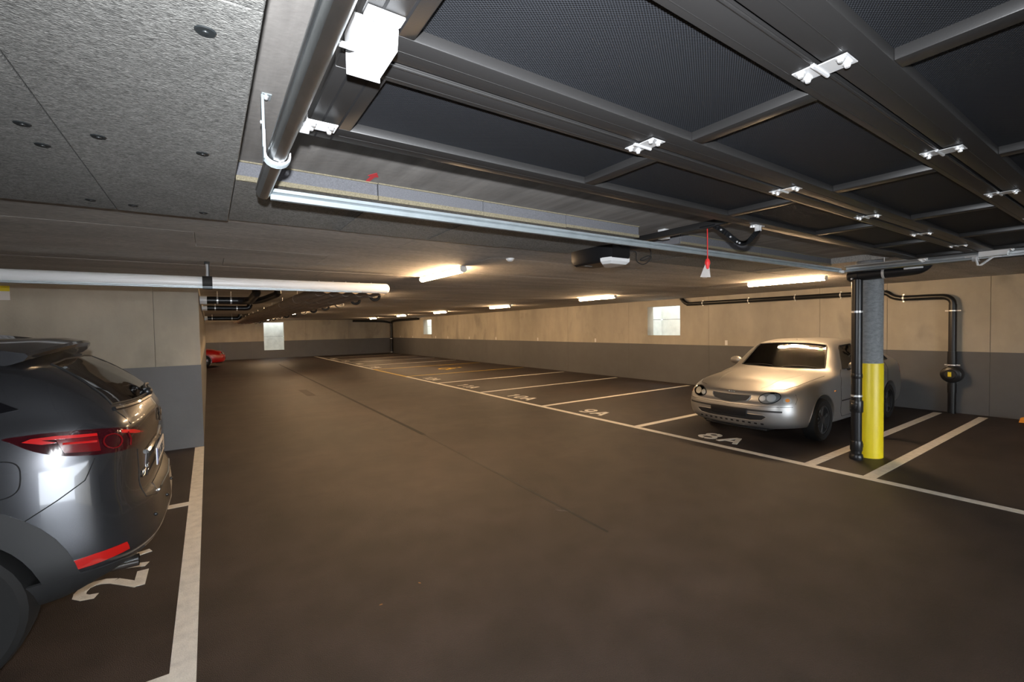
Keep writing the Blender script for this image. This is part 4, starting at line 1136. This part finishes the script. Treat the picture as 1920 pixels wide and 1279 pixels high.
def hatchback(name, Xf, Yc, paint, label, detail=True):
    root = thing(name, (Xf + 2.1, Yc, 0), label, 'car')
    car = Car(root, hatch_grid(), Matrix.Translation((Xf, Yc, 0)), 5, 4)
    skin = car.me.copy()
    # wheel wells
    for x in (.90, 3.37):
        for sg_ in (-1, 1):
            c = B().lathe([(0, -.16), (.335, -.16), (.335, .16), (0, .16)], (x, sg_ * .80, .30), axis='Y', n=40)
            car.cut(c.mesh('cut', smooth=False))
    # cabin, then the window openings
    cav = bpy.data.meshes.new('cav')
    bmc = body_bm(car.S, inset=.045); bmc.to_mesh(cav); bmc.free()
    cav = boolean(cav, B().box(1.34, 3.90, -.74, .74, .42, 1.6).mesh('cut', smooth=False), 'INTERSECT')
    car.cut(cav)
    car.cut(car.prism(WS, 'X', 1.0, 2.25))
    for w in (SW1, SW2, SW3): car.cut(car.prism(w, 'Y', -1.2, 1.2))
    car.cut(car.prism(HW, 'Z', .98, 1.5))
    # lower intake and slots
    for p in car.me.polygons: p.use_smooth = True
    car.me.set_sharp_from_angle(angle=math.radians(32))
    body = car.add('body', car.me, paint)
    side_n, side_f = car.side(-1), car.side(1)
    fr = lambda p: car.front(p[0], p[1])
    tp = lambda p: car.top(p[0], p[1])
    ws = car.patch('windscreen', WS, fr, -.010, 'glass', thick=.004, seg=.12)
    car.line('screen_seal', WS, fr, .010, 'black_rubber', ws, closed=True, off=-.003)
    if detail:
        car.patch('vignette', [(-.015 + .52, 1.225), (.575 - .10, 1.262), (.475 - .035, 1.262), (.44, 1.225)], fr, -.016, 'green_sticker', ws, thick=.001) if False else None
        car.patch('toll_sticker', [(-.49, 1.205), (-.425, 1.207), (-.425, 1.235), (-.485, 1.233)], fr, -.008, 'green_sticker', ws, thick=.001)
    for sg_, fn in ((-1, side_n), (1, side_f)):
        for w in (SW1, SW2, SW3):
            g = car.patch('side_window', w, fn, -.010, 'glass', thick=.004, seg=.12)
            car.line('window_seal', w, fn, .008, 'black_rubber', g, closed=True, off=-.003)
    g = car.patch('hatch_window', HW, tp, -.010, 'glass', thick=.004, seg=.12)
    car.line('window_seal', HW, tp, .009, 'black_rubber', g, closed=True, off=-.003)
    for sg_ in (-1, 1):
        for x in (.90, 3.37): car.wheel(x, .755, sg_, .295, .175, 6)
    # interior
    b = B(); b.box(1.40, 1.74, -.70, .70, .60, .86, bev=.05); car.add('dashboard', b, 'interior_light')
    b = B(); b.box(1.35, 3.8, -.72, .72, .30, .36); car.add('cabin_floor', b, 'interior')
    for y in (-.36, .36):
        b = B()
        b.obox((2.35, y, .52), Vector((1, 0, .12)).normalized(), (0, 1, 0), Vector((-.12, 0, 1)).normalized(), .25, .24, .07, bev=.04)
        b.obox((2.62, y, .80), Vector((.28, 0, 1)).normalized(), (0, 1, 0), Vector((1, 0, -.28)).normalized(), .27, .23, .06, bev=.045)
        st = car.add('seat', b, 'interior')
        car.add('headrest', B().sphere((2.74, y, 1.155), .11, 14, (.55, 1.15, .8)), 'interior', st)
    b = B(); b.obox((3.05, 0, .55), (1, 0, 0), (0, 1, 0), (0, 0, 1), .22, .58, .08, bev=.04); b.obox((3.30, 0, .80), Vector((.3, 0, 1)).normalized(), (0, 1, 0), Vector((1, 0, -.3)).normalized(), .24, .58, .05, bev=.04)
    car.add('rear_bench', b, 'interior')
    sw = B(); ax = Vector((-1, 0, .45)).normalized(); u = Vector((0, 1, 0)); v_ = ax.cross(u)
    cc = Vector((1.80, -.36, .90))
    sw.tube([cc + (u * math.cos(t) + v_ * math.sin(t)) * .18 for t in [2 * math.pi * i / 24 for i in range(24)]], .014, 8, closed=True)
    for t in (0, math.pi, -math.pi / 2): sw.tube([cc, cc + (u * math.cos(t) + v_ * math.sin(t)) * .18], .016, 6)
    sw.sphere(cc, .05, 10)
    car.add('steering_wheel', sw, 'interior')
    car.add('rear_mirror', B().box(1.98, 2.0, -.11, .11, 1.20, 1.255, bev=.01), 'interior')
    # front face
    for sg_ in (-1, 1):
        hl = [(sg_ * (.505 + .118 * math.cos(t)), .630 + .071 * math.sin(t) + .015 * math.cos(t)) for t in [2 * math.pi * i / 28 for i in range(28)]]
        bowl = car.patch('headlamp', hl, fr, .004, 'lamp_bowl', thick=.012, seg=.03)
        car.line('headlamp_rim', hl, fr, .006, 'gap', bowl, closed=True, step=.02, off=.004)
        cx, cz = sg_ * .49, .628
        h0, n0 = fr((cx, cz))
        lens = car.patch('lamp_lens', hl, fr, .010, 'headlamp', bowl, thick=.004, seg=.03)
        inner = [(sg_ * (.53 + .052 * math.cos(t)), .632 + .046 * math.sin(t)) for t in [2 * math.pi * i / 20 for i in range(20)]]
        car.patch('reflector_bowl', inner, fr, .0075, 'lamp_mirror', bowl, thick=.003, seg=.03)
        inner = [(sg_ * (.43 + .038 * math.cos(t)), .622 + .034 * math.sin(t)) for t in [2 * math.pi * i / 20 for i in range(20)]]
        car.patch('reflector_bowl', inner, fr, .0075, 'lamp_mirror', bowl, thick=.003, seg=.03)
        wf = car.wrap(.75, .40, sg_)
        aa = [(28 + 4.6 * math.cos(t), .612 + .040 * math.sin(t)) for t in [2 * math.pi * i / 22 for i in range(22)]]
        ind = car.patch('turn_signal', aa, wf, .003, 'lamp_bowl', thick=.01, seg=.02, scale=.008)
        car.patch('amber_bulb', [(28 + 2.4 * math.cos(t), .612 + .022 * math.sin(t)) for t in [2 * math.pi * i / 14 for i in range(14)]], wf, .006, 'amber', ind, thick=.004, seg=.02, scale=.008)
        car.line('headlamp_gap', [(37, .56), (40, .62), (39, .68)], wf, .003, 'gap', body, scale=.008)
    gr = [(-.275, .645), (-.27, .610), (-.23, .565), (-.10, .540), (0, .535), (.10, .540), (.23, .565), (.27, .610), (.275, .645), (.15, .636), (0, .632), (-.15, .636)]
    g = car.patch('grille', gr, fr, .003, 'grille_mesh', thick=.012, seg=.04)
    car.line('grille_surround', gr, fr, .007, paint, g, closed=True, off=.006)
    car.line('grille_strip', [(-.25, .640), (-.1, .632), (.1, .632), (.25, .640)], fr, .007, 'chrome', g, off=.008)
    el = [(.040 * math.cos(t), .672 + .016 * math.sin(t)) for t in [2 * math.pi * i / 20 for i in range(20)]]
    em = car.line('emblem', el, fr, .003, 'chrome', closed=True, step=.01, off=.006)
    car.line('emblem_bar', [(-.028, .676), (.028, .676)], fr, .0025, 'chrome', em, off=.006); car.line('emblem_bar', [(0, .684), (0, .660)], fr, .0025, 'chrome', em, off=.006)
    car.patch('bumper_strip', [(-.66, .452), (-.3, .445), (.3, .445), (.66, .452), (.66, .475), (.3, .470), (-.3, .470), (-.66, .475)], fr, .004, 'cladding' if detail else paint, thick=.008, seg=.06)
    it = [(-.50, .385), (-.44, .335), (-.3, .318), (.3, .318), (.44, .335), (.50, .385), (.46, .405), (-.46, .405)]
    itk = car.patch('lower_intake', it, fr, .003, 'gap', thick=.01, seg=.06)
    car.line('intake_lip', it, fr, .006, paint, itk, closed=True, off=.002)
    for k in range(12):
        y = -.44 + k * .08
        car.patch('intake_slot', [(y - .018, .272), (y + .018, .272), (y + .018, .293), (y - .018, .293)], fr, .003, 'gap', body, thick=.006, seg=.06)
    car.add('plate_holder', B().box(-.012, .012, -.26, .26, .365, .475, bev=.004), 'black_plastic')
    car.add('splitter', B().box(.16, .42, -.45, .45, .165, .205, bev=.015), 'black_plastic')
    # bonnet shut lines, wipers, door lines
    for sg_ in (-1, 1):
        car.line('bonnet_gap', [(.20, sg_ * .45), (.30, sg_ * .60), (.50, sg_ * .68), (.90, sg_ * .70), (1.25, sg_ * .71)], tp, .003, 'gap', body)
        car.line('bonnet_crease', [(.24, sg_ * .34), (.6, sg_ * .42), (1.1, sg_ * .52)], tp, .003, paint, body, off=.0)
        fn = car.side(sg_)
        car.line('door_gap', [(1.62, .93), (1.50, .86), (1.44, .70), (1.44, .35), (1.50, .27), (2.40, .26), (2.48, .35), (2.50, .95), (2.50, 1.28)], fn, .003, 'gap', body)
        car.line('door_gap', [(2.50, .30), (3.02, .27), (3.10, .40), (3.28, .62), (3.33, .95)], fn, .003, 'gap', body)
        car.line('rubbing_strip', [(1.47, .50), (3.05, .50)], fn, .010, 'cladding', body)
        car.line('side_repeater', [(1.22, .66), (1.26, .66)], fn, .012, 'amber', body)
        # arch lips
        for x in (.90, 3.37):
            car.line('arch_lip', [(x + .345 * math.cos(t), .30 + .345 * math.sin(t)) for t in [math.pi * (i / 16) for i in range(-0, 17)]], fn, .008, paint, body)
        # mirror
        mb = B().sphere((1.82, sg_ * .905, .985), .1, 16, (.62, 1.05, .68))
        mr = car.add('door_mirror', mb, paint)
        car.add('mirror_arm', B().tube([(1.82, sg_ * .79, .93), (1.82, sg_ * .87, .955)], .025, 8), 'black_plastic', mr)
        car.add('mirror_glass', B().sphere((1.865, sg_ * .905, .985), .085, 14, (.25, 1.0, .62)), 'chrome', mr)
        for x in (2.33, 3.16):
            h, n = fn((x, .80)); car.add('door_handle', B().box(h.x - .09, h.x + .09, h.y - .012, h.y + .012, .79, .815, bev=.008), paint)
        # tail lamps
        wr = lambda p, sg_=sg_: car.cast((3.6 + 4 * math.cos(math.radians(p[0])), sg_ * (.35 + 4 * math.sin(math.radians(p[0]))), p[1]), (-math.cos(math.radians(p[0])), -sg_ * math.sin(math.radians(p[0])), 0))
        car.patch('tail_lamp', [(15, .72), (15, .88), (55, .89), (55, .74)], wr, .004, 'tail_red', thick=.01, seg=.06, scale=.008)
    for y0, y1 in ((-.52, -.02), (.10, .55)):
        P = [fr((y0 + (y1 - y0) * t / 8, .948 + .012 * math.sin(t * .4)))[0] for t in range(9)]
        wp_ = car.add('wiper', B().tube([p + Vector((-.014, 0, .006)) for p in P], .007, 6), 'black_plastic')
    car.add('aerial', B().tube([(2.02, -.05, 1.33), (2.06, -.05, 1.40)], .006, 6) if False else B().lathe([(.012, 0), (.006, .02), (0, .024)], (2.05, 0, 1.335), n=8), 'black_plastic')
    car.add('bumper_gap', car_line_bm(car, [(-.74, .525), (-.4, .52), (0, .515), (.4, .52), (.74, .525)], fr), 'gap', body)
    return root, car

def car_line_bm(car, pts, fn, r=.003):
    P = []
    for i in range(len(pts) - 1):
        for t in range(8):
            a = pts[i][0] + (pts[i + 1][0] - pts[i][0]) * t / 8; b = pts[i][1] + (pts[i + 1][1] - pts[i][1]) * t / 8
            h, n = fn((a, b))
            if h is not None: P.append(h)
    return B().tube(P, r, 6)

silver_root, silver_car = hatchback('hatchback_car', 6.04, 3.53, 'silver', 'silver hatchback parked nose-out in bay 8A behind the yellow column')

# red car far behind, nose towards the aisle: same kind of body
red_root = copy_tree(silver_root)
red_root['label'] = 'red car at the far left with only its nose showing past the wall'
red_root.name = 'hatchback_car'
def repaint(o):
    if o.type == 'MESH' and o.data.materials and o.data.materials[0] == MT['silver']:
        o.material_slots[0].link = 'OBJECT'; o.material_slots[0].material = MT['car_red']
    for c in o.children: repaint(c)
repaint(red_root)
red_root.matrix_world = Matrix.Translation((-1.42, 26.3, 0)) @ Matrix.Rotation(math.pi, 4, 'Z')

# ---- grey SUV (grid: tail centre -> round the corner -> side -> nose centre)
def suv_grid():
    def side(x, b1, b2, b3, b4, b5, b6, b7, b8, z9, dx=(0,) * 10, lo=.26):
        P = [(x, 0, lo), (x, *b1), (x, *b2), (x, *b3), (x, *b4), (x, *b5), (x, *b6), (x, *b7), (x, *b8), (x, 0, z9)]
        return [(p[0] + d, p[1], p[2]) for p, d in zip(P, dx)]
    return [
     [(.50, 0, .27), (.26, 0, .30), (.11, 0, .36), (.0, 0, .50), (.015, 0, .66), (.085, 0, .78), (.050, 0, 1.08), (.10, 0, 1.215), (.40, 0, 1.46), (.62, 0, 1.615)],
     [(.50, 0, .27), (.28, .36, .30), (.13, .44, .36), (.02, .46, .50), (.04, .46, .66), (.095, .46, .79), (.082, .46, 1.09), (.135, .45, 1.22), (.42, .42, 1.46), (.78, 0, 1.64)],
     [(.52, 0, .27), (.36, .57, .30), (.22, .70, .37), (.105, .738, .50), (.12, .730, .68), (.14, .715, .83), (.145, .690, 1.10), (.20, .665, 1.23), (.46, .60, 1.46), (1.0, 0, 1.65)],
     [(.6, 0, .27), (.48, .62, .27), (.37, .815, .36), (.275, .870, .52), (.28, .855, .72), (.285, .832, .92), (.31, .80, 1.13), (.36, .765, 1.24), (.60, .675, 1.47), (1.25, 0, 1.66)],
     [(.7, 0, .27), (.66, .66, .27), (.60, .865, .37), (.55, .915, .53), (.55, .902, .75), (.56, .874, .98), (.575, .838, 1.14), (.62, .80, 1.24), (.86, .69, 1.49), (1.5, 0, 1.665)],
     side(.90, (.68, .26), (.885, .36), (.920, .53), (.910, .75), (.882, .98), (.850, 1.12), (.815, 1.21), (.70, 1.50), 1.668, dx=(0, 0, 0, 0, 0, 0, 0, 0, .3, .95)),
     side(1.5, (.70, .24), (.88, .30), (.905, .48), (.905, .72), (.888, .93), (.860, 1.05), (.825, 1.14), (.69, 1.50), 1.668, dx=(0, 0, 0, 0, 0, 0, 0, 0, .2, .7)),
     side(2.4, (.70, .24), (.88, .28), (.90, .46), (.905, .72), (.905, .93), (.88, 1.02), (.845, 1.10), (.68, 1.52), 1.66, dx=(0, 0, 0, 0, 0, 0, 0, 0, 0, .1)),
     side(2.95, (.70, .24), (.88, .28), (.90, .46), (.905, .72), (.905, .92), (.88, 1.01), (.845, 1.09), (.66, 1.46), 1.60),
     side(3.35, (.70, .24), (.88, .30), (.90, .46), (.905, .70), (.90, .90), (.875, 1.0), (.835, 1.07), (.69, 1.25), 1.36),
     side(3.75, (.70, .25), (.88, .34), (.905, .52), (.91, .72), (.90, .87), (.87, .96), (.81, 1.02), (.65, 1.07), 1.10),
     side(4.15, (.66, .26), (.84, .34), (.87, .52), (.875, .68), (.865, .80), (.83, .90), (.74, .96), (.52, .99), 1.00),
     [(4.3, 0, .26), (4.35, .5, .26), (4.40, .64, .33), (4.43, .68, .50), (4.44, .69, .64), (4.43, .68, .76), (4.40, .64, .85), (4.34, .52, .90), (4.28, .3, .93), (4.25, 0, .94)],
     [(4.4, 0, .27), (4.45, 0, .28), (4.50, 0, .34), (4.54, 0, .50), (4.55, 0, .64), (4.53, 0, .76), (4.50, 0, .84), (4.44, 0, .88), (4.40, 0, .90), (4.36, 0, .91)],
    ]

def suv():
    Xr, Yc = -.245, 3.90
    root = thing('suv_car', (Xr - 2.2, Yc, 0), 'dark grey metallic suv parked in bay 2A, only its tail in view', 'car')
    Mx = Matrix.Translation((Xr, Yc, 0)) @ Matrix.Diagonal((-1, 1, 1, 1))
    car = Car(root, suv_grid(), Mx, 6, 5)
    for x in (.84, 3.54):
        for sg_ in (-1, 1):
            car.cut(B().lathe([(0, -.17), (.40, -.17), (.40, .17), (0, .17)], (x, sg_ * .87, .365), axis='Y', n=44).mesh('cut', smooth=False))
    for p in car.me.polygons: p.use_smooth = True
    car.me.set_sharp_from_angle(angle=math.radians(32))
    add0 = car.add
    def add(name, me_or_b, material, parent=None, **kw):       # the mirrored frame flips faces: turn them back
        me = me_or_b.mesh(name, angle=kw.pop('angle', 35)) if isinstance(me_or_b, B) else me_or_b
        me.flip_normals()
        return add0(name, me, material, parent, **kw)
    car.add = add
    body = car.add('body', car.me, 'gunmetal')
    fr = lambda p: car.front(p[0], p[1])
    # rear window, spoiler, wiper
    rw = [(-.64, 1.25), (-.30, 1.235), (0, 1.23), (.30, 1.235), (.64, 1.25), (.60, 1.34), (.50, 1.475), (.25, 1.49), (-.25, 1.49), (-.50, 1.475), (-.60, 1.34)]
    g = car.patch('rear_window', rw, fr, .003, 'privacy_glass', thick=.006, seg=.08)
    car.line('window_seal', rw, fr, .006, 'black_rubber', g, closed=True, off=.002)
    sp = B()
    secs_ = []
    for y in (-.64, -.60, -.45, -.2, 0, .2, .45, .60, .64):
        t = abs(y) / .64
        xe = .405 + .11 * t ** 2.2
        zt = 1.605 - .055 * t ** 2
        secs_.append([(xe + .36, y, zt + .015), (xe + .10, y, zt + .012), (xe + .01, y, zt - .008), (xe, y, zt - .022), (xe + .015, y, zt - .045), (xe + .06, y, zt - .062), (xe + .16, y, zt - .085), (xe + .30, y, zt - .10)])
    V = [[sp.bm.verts.new(p) for p in s_] for s_ in secs_]
    for a, b in zip(V[:-1], V[1:]):
        for j in range(8): sp.bm.faces.new((a[j], a[(j + 1) % 8], b[(j + 1) % 8], b[j]))
    sp.bm.faces.new(list(reversed(V[0]))); sp.bm.faces.new(V[-1])
    spo = car.add('roof_spoiler', sp, 'gunmetal')
    car.add('brake_light', B().box(.418, .428, -.16, .16, 1.566, 1.580, bev=.003), 'tail_red', spo)
    P = [fr((-.02 + .46 * t / 8, 1.255 + .012 * math.sin(t * .4)))[0] for t in range(9)]
    wp_ = car.add('rear_wiper', B().tube([p + Vector((-.016, 0, .004)) for p in P], .009, 6), 'black_plastic')
    h, n = fr((.0, 1.235)); car.add('wiper_pivot', B().sphere(h + n * .01, .03, 12), 'black_plastic', wp_)
    # lip under the rear window
    car.line('window_lip', [(-.66, 1.225), (-.3, 1.215), (0, 1.212), (.3, 1.215), (.66, 1.225)], fr, .012, 'gunmetal', body, off=.002)
    # side glass
    for sg_ in (-1, 1):
        fn = car.side(sg_)
        for w in ([(.52, 1.275), (.72, 1.40), (.95, 1.455), (1.42, 1.465), (1.42, 1.19), (1.0, 1.215), (.70, 1.245)], [(1.48, 1.18), (1.48, 1.455), (2.22, 1.47), (2.22, 1.145)], [(2.29, 1.135), (2.29, 1.465), (2.75, 1.435), (3.12, 1.27), (3.30, 1.14)]):
            car.patch('side_window', w, fn, .002, 'privacy_glass', thick=.005, seg=.12)
        # tail lamp wrapping the corner
        wf = car.wrap(.95, .20, sg_)
        zz = lambda a, z: z + .05 + .055 * max(0.0, (a - 16) / 50.0)
        T = lambda L: [(a, zz(a, z)) for a, z in L]
        out = T([(16, .985), (18, 1.012), (26, 1.045), (38, 1.066), (48, 1.068), (55, 1.060), (59, 1.05), (57, 1.030), (53, .985), (47, .950), (38, .935), (28, .94), (20, .96)])
        tlp = car.patch('tail_lamp', out, wf, .004, 'tail_dark', thick=.012, seg=.025, scale=.011, smooth_n=3)
        car.patch('light_bar', T([(20, 1.005), (28, 1.036), (33, 1.046), (33, 1.030), (27, 1.012)]), wf, .008, 'tail_bright', tlp, thick=.004, seg=.025, scale=.011)
        car.patch('light_bar', T([(39.5, 1.046), (48, 1.050), (53, 1.044), (55, 1.030), (51, 1.014), (48, 1.018), (51, 1.034), (39.5, 1.032)]), wf, .008, 'tail_bright', tlp, thick=.004, seg=.02, scale=.011)
        car.patch('light_lens', T([(39.5, .955), (39.5, 1.030), (48, 1.030), (47, .965)]), wf, .007, 'tail_red', tlp, thick=.003, seg=.02, scale=.011)
        car.line('light_tube', T([(40, 1.006), (47, 1.010)]), wf, .006, 'tail_bright', tlp, off=.010, scale=.011, step=.02)
        ringc = T([(36 + 2.5 * math.cos(t), .995 + .037 * math.sin(t)) for t in [2 * math.pi * i / 24 for i in range(24)]])
        rg = car.patch('round_lens', ringc, wf, .007, 'tail_dark', tlp, thick=.006, seg=.02, scale=.011)
        car.line('lens_ring', ringc, wf, .004, 'tail_red', tlp, closed=True, off=.010, scale=.011, step=.02)
        car.line('lens_ring', T([(30.5, .955), (30, .99), (31, 1.03)]), wf, .004, 'tail_red', tlp, off=.009, scale=.011, step=.02)
        # reflector low in the bumper
        wl = car.wrap(.95, .25, sg_)
        car.patch('bumper_reflector', [(33, .485), (34, .53), (42, .53), (50, .52), (52, .50), (50, .475), (42, .475)], wl, .004, 'reflector', thick=.012, seg=.03, scale=.011)
        # dark lower cladding
        car.patch('bumper_cladding', [(24, .30), (24, .40), (34, .44), (46, .452), (59, .452), (66, .43), (72, .40), (72, .30)], wl, .007, 'cladding', thick=.012, seg=.05, scale=.011)
        # wheel arch trim
        for x in (.84, 3.54):
            outer = [(x + .53 * math.cos(t), .365 + .53 * math.sin(t)) for t in [math.pi * (i / 22) for i in range(0, 23)]]
            inner_ = [(x + .402 * math.cos(t), .365 + .402 * math.sin(t)) for t in [math.pi * (i / 22) for i in range(22, -1, -1)]]
            car.patch('arch_trim', outer + inner_, lambda p, fn=fn: arch_hit(car, sg_, p), .006, 'cladding', thick=.014, seg=.06)
            car.wheel(x, .815, sg_, .362, .225, 5)
        car.patch('sill_trim', [(1.36, .27), (1.36, .36), (3.14, .36), (3.14, .27)], fn, .008, 'cladding', thick=.012, seg=.12)
        # shut lines
        car.line('door_gap', [(1.10, 1.10), (1.28, .90), (1.36, .55)], fn, .003, 'gap', body)
        car.line('door_gap', [(2.25, 1.13), (2.25, .40)], fn, .003, 'gap', body)
        car.line('bumper_gap', [(41, 1.0), (44, .90), (50, .83), (57, .76), (61, .70)], wf, .0028, 'gap', body, scale=.011)
        mb = B().sphere((3.05, sg_ * 1.0, 1.11), .11, 16, (.6, 1.1, .72)); car.add('door_mirror', mb, 'gunmetal')
        for x in (1.55, 2.4):
            h, n = fn((x, .95)); car.add('door_handle', B().box(h.x - .1, h.x + .1, h.y - .014, h.y + .014, .94, .968, bev=.008), 'gunmetal')
    fn = car.side(-1)
    cap = [(.60 + .095 * math.cos(t) * (abs(math.cos(t)) ** -.35 if abs(math.cos(t)) > .05 else 1), .965 + .085 * math.sin(t) * (abs(math.sin(t)) ** -.35 if abs(math.sin(t)) > .05 else 1)) for t in [2 * math.pi * i / 28 for i in range(28)]]
    car.line('fuel_flap_gap', cap, fn, .003, 'gap', body, closed=True, step=.02)
    # tailgate: shut lines, handle garnish, plate, badges
    for sg_ in (-1, 1):
        car.line('tailgate_gap', [(sg_ * .66, 1.22), (sg_ * .64, 1.13)], fr, .003, 'gap', body)
        car.line('tailgate_gap', [(sg_ * .60, .98), (sg_ * .585, .86), (sg_ * .60, .70), (sg_ * .45, .665)], fr, .003, 'gap', body)
    car.line('tailgate_gap', [(-.45, .665), (0, .66), (.45, .665)], fr, .003, 'gap', body)
    rec = [(-.40, .775), (-.38, .90), (.38, .90), (.40, .775)]
    car.line('plate_recess_edge', rec, fr, .005, 'gap', body, closed=True)
    car.line('garnish', [(-.44, .925), (-.2, .935), (.2, .935), (.44, .925)], fr, .014, 'chrome', body, off=.004)
    pl = car.add('number_plate', B().box(.048, .056, -.25, .25, .79, .90, bev=.003), 'plate_white')
    car.add('country_band', B().box(.0465, .0485, -.25, -.215, .795, .895), 'plate_blue', pl)
    ch_ = B()
    rnd = random.Random(3)
    for k in range(7):
        y0 = -.19 + k * .058
        for a, b_, c, d in ((0, .009, .815, .875), (.028, .037, .815, .875), (.009, .028, .866, .875), (.009, .028, .842, .850), (.009, .028, .815, .824)):
            if rnd.random() < .72: ch_.box(.0465, .0485, y0 + a, y0 + b_, c, d)
    car.add('plate_lettering', ch_, 'black_paint', pl)
    lg = [(.055 * math.cos(t), 1.085 + .043 * math.sin(t)) for t in [2 * math.pi * i / 24 for i in range(24)]]
    e = car.line('badge_emblem', lg, fr, .006, 'chrome', closed=True, step=.02, off=.008)
    car.line('badge_wing', [(-.045, 1.105), (-.02, 1.095), (0, 1.075), (.02, 1.095), (.045, 1.105)], fr, .005, 'chrome', e, off=.008, step=.01)
    # model lettering low on the near side of the tailgate: C X - 5
    L5 = {'C': [[(1, .9), (.3, 1), (0, .5), (.3, 0), (1, .1)]], 'X': [[(0, 0), (1, 1)], [(0, 1), (1, 0)]], '-': [[(.1, .5), (.9, .5)]], '5': [[(1, 1), (.1, 1), (0, .55), (.7, .6), (1, .3), (.7, 0), (0, .05)]]}
    for k, chh in enumerate('CX-5'):
        for st in L5[chh]:
            car.line('badge_letter', [(-.55 + k * .052 + a * .036, .80 + b_ * .036) for a, b_ in st], fr, .0038, 'chrome', body, off=.004, step=.01)
    # bumper ledge, exhausts, sensors, diffuser
    ld = car.patch('bumper_ledge', [(-.42, .665), (-.40, .72), (.40, .72), (.42, .665)], fr, .004, 'black_plastic', thick=.01, seg=.08)
    car.line('ledge_trim', [(-.40, .672), (0, .668), (.40, .672)], fr, .006, 'chrome', ld, off=.006)
    car.patch('rear_diffuser', [(-.55, .30), (-.60, .42), (.60, .42), (.55, .30)], fr, .006, 'cladding', thick=.012, seg=.08)
    for y in (-.56, -.2, .2, .56):
        h, n = fr((y, .575)); car.add('parking_sensor', B().sphere(h, .012, 10), 'black_plastic')
    for sg_ in (-1, 1):
        car.add('exhaust_tip', B().lathe([(.030, 0), (.034, 0), (.034, .14), (.030, .14)], (.13, sg_ * .52, .315), axis='X', n=18, closed=True), 'chrome')
    return root
def arch_hit(car, sg_, p):
    h = car.cast((p[0], sg_ * 3, p[1]), (0, -sg_, 0))
    if h[0] is None: return (None, None)
    return h
suv()
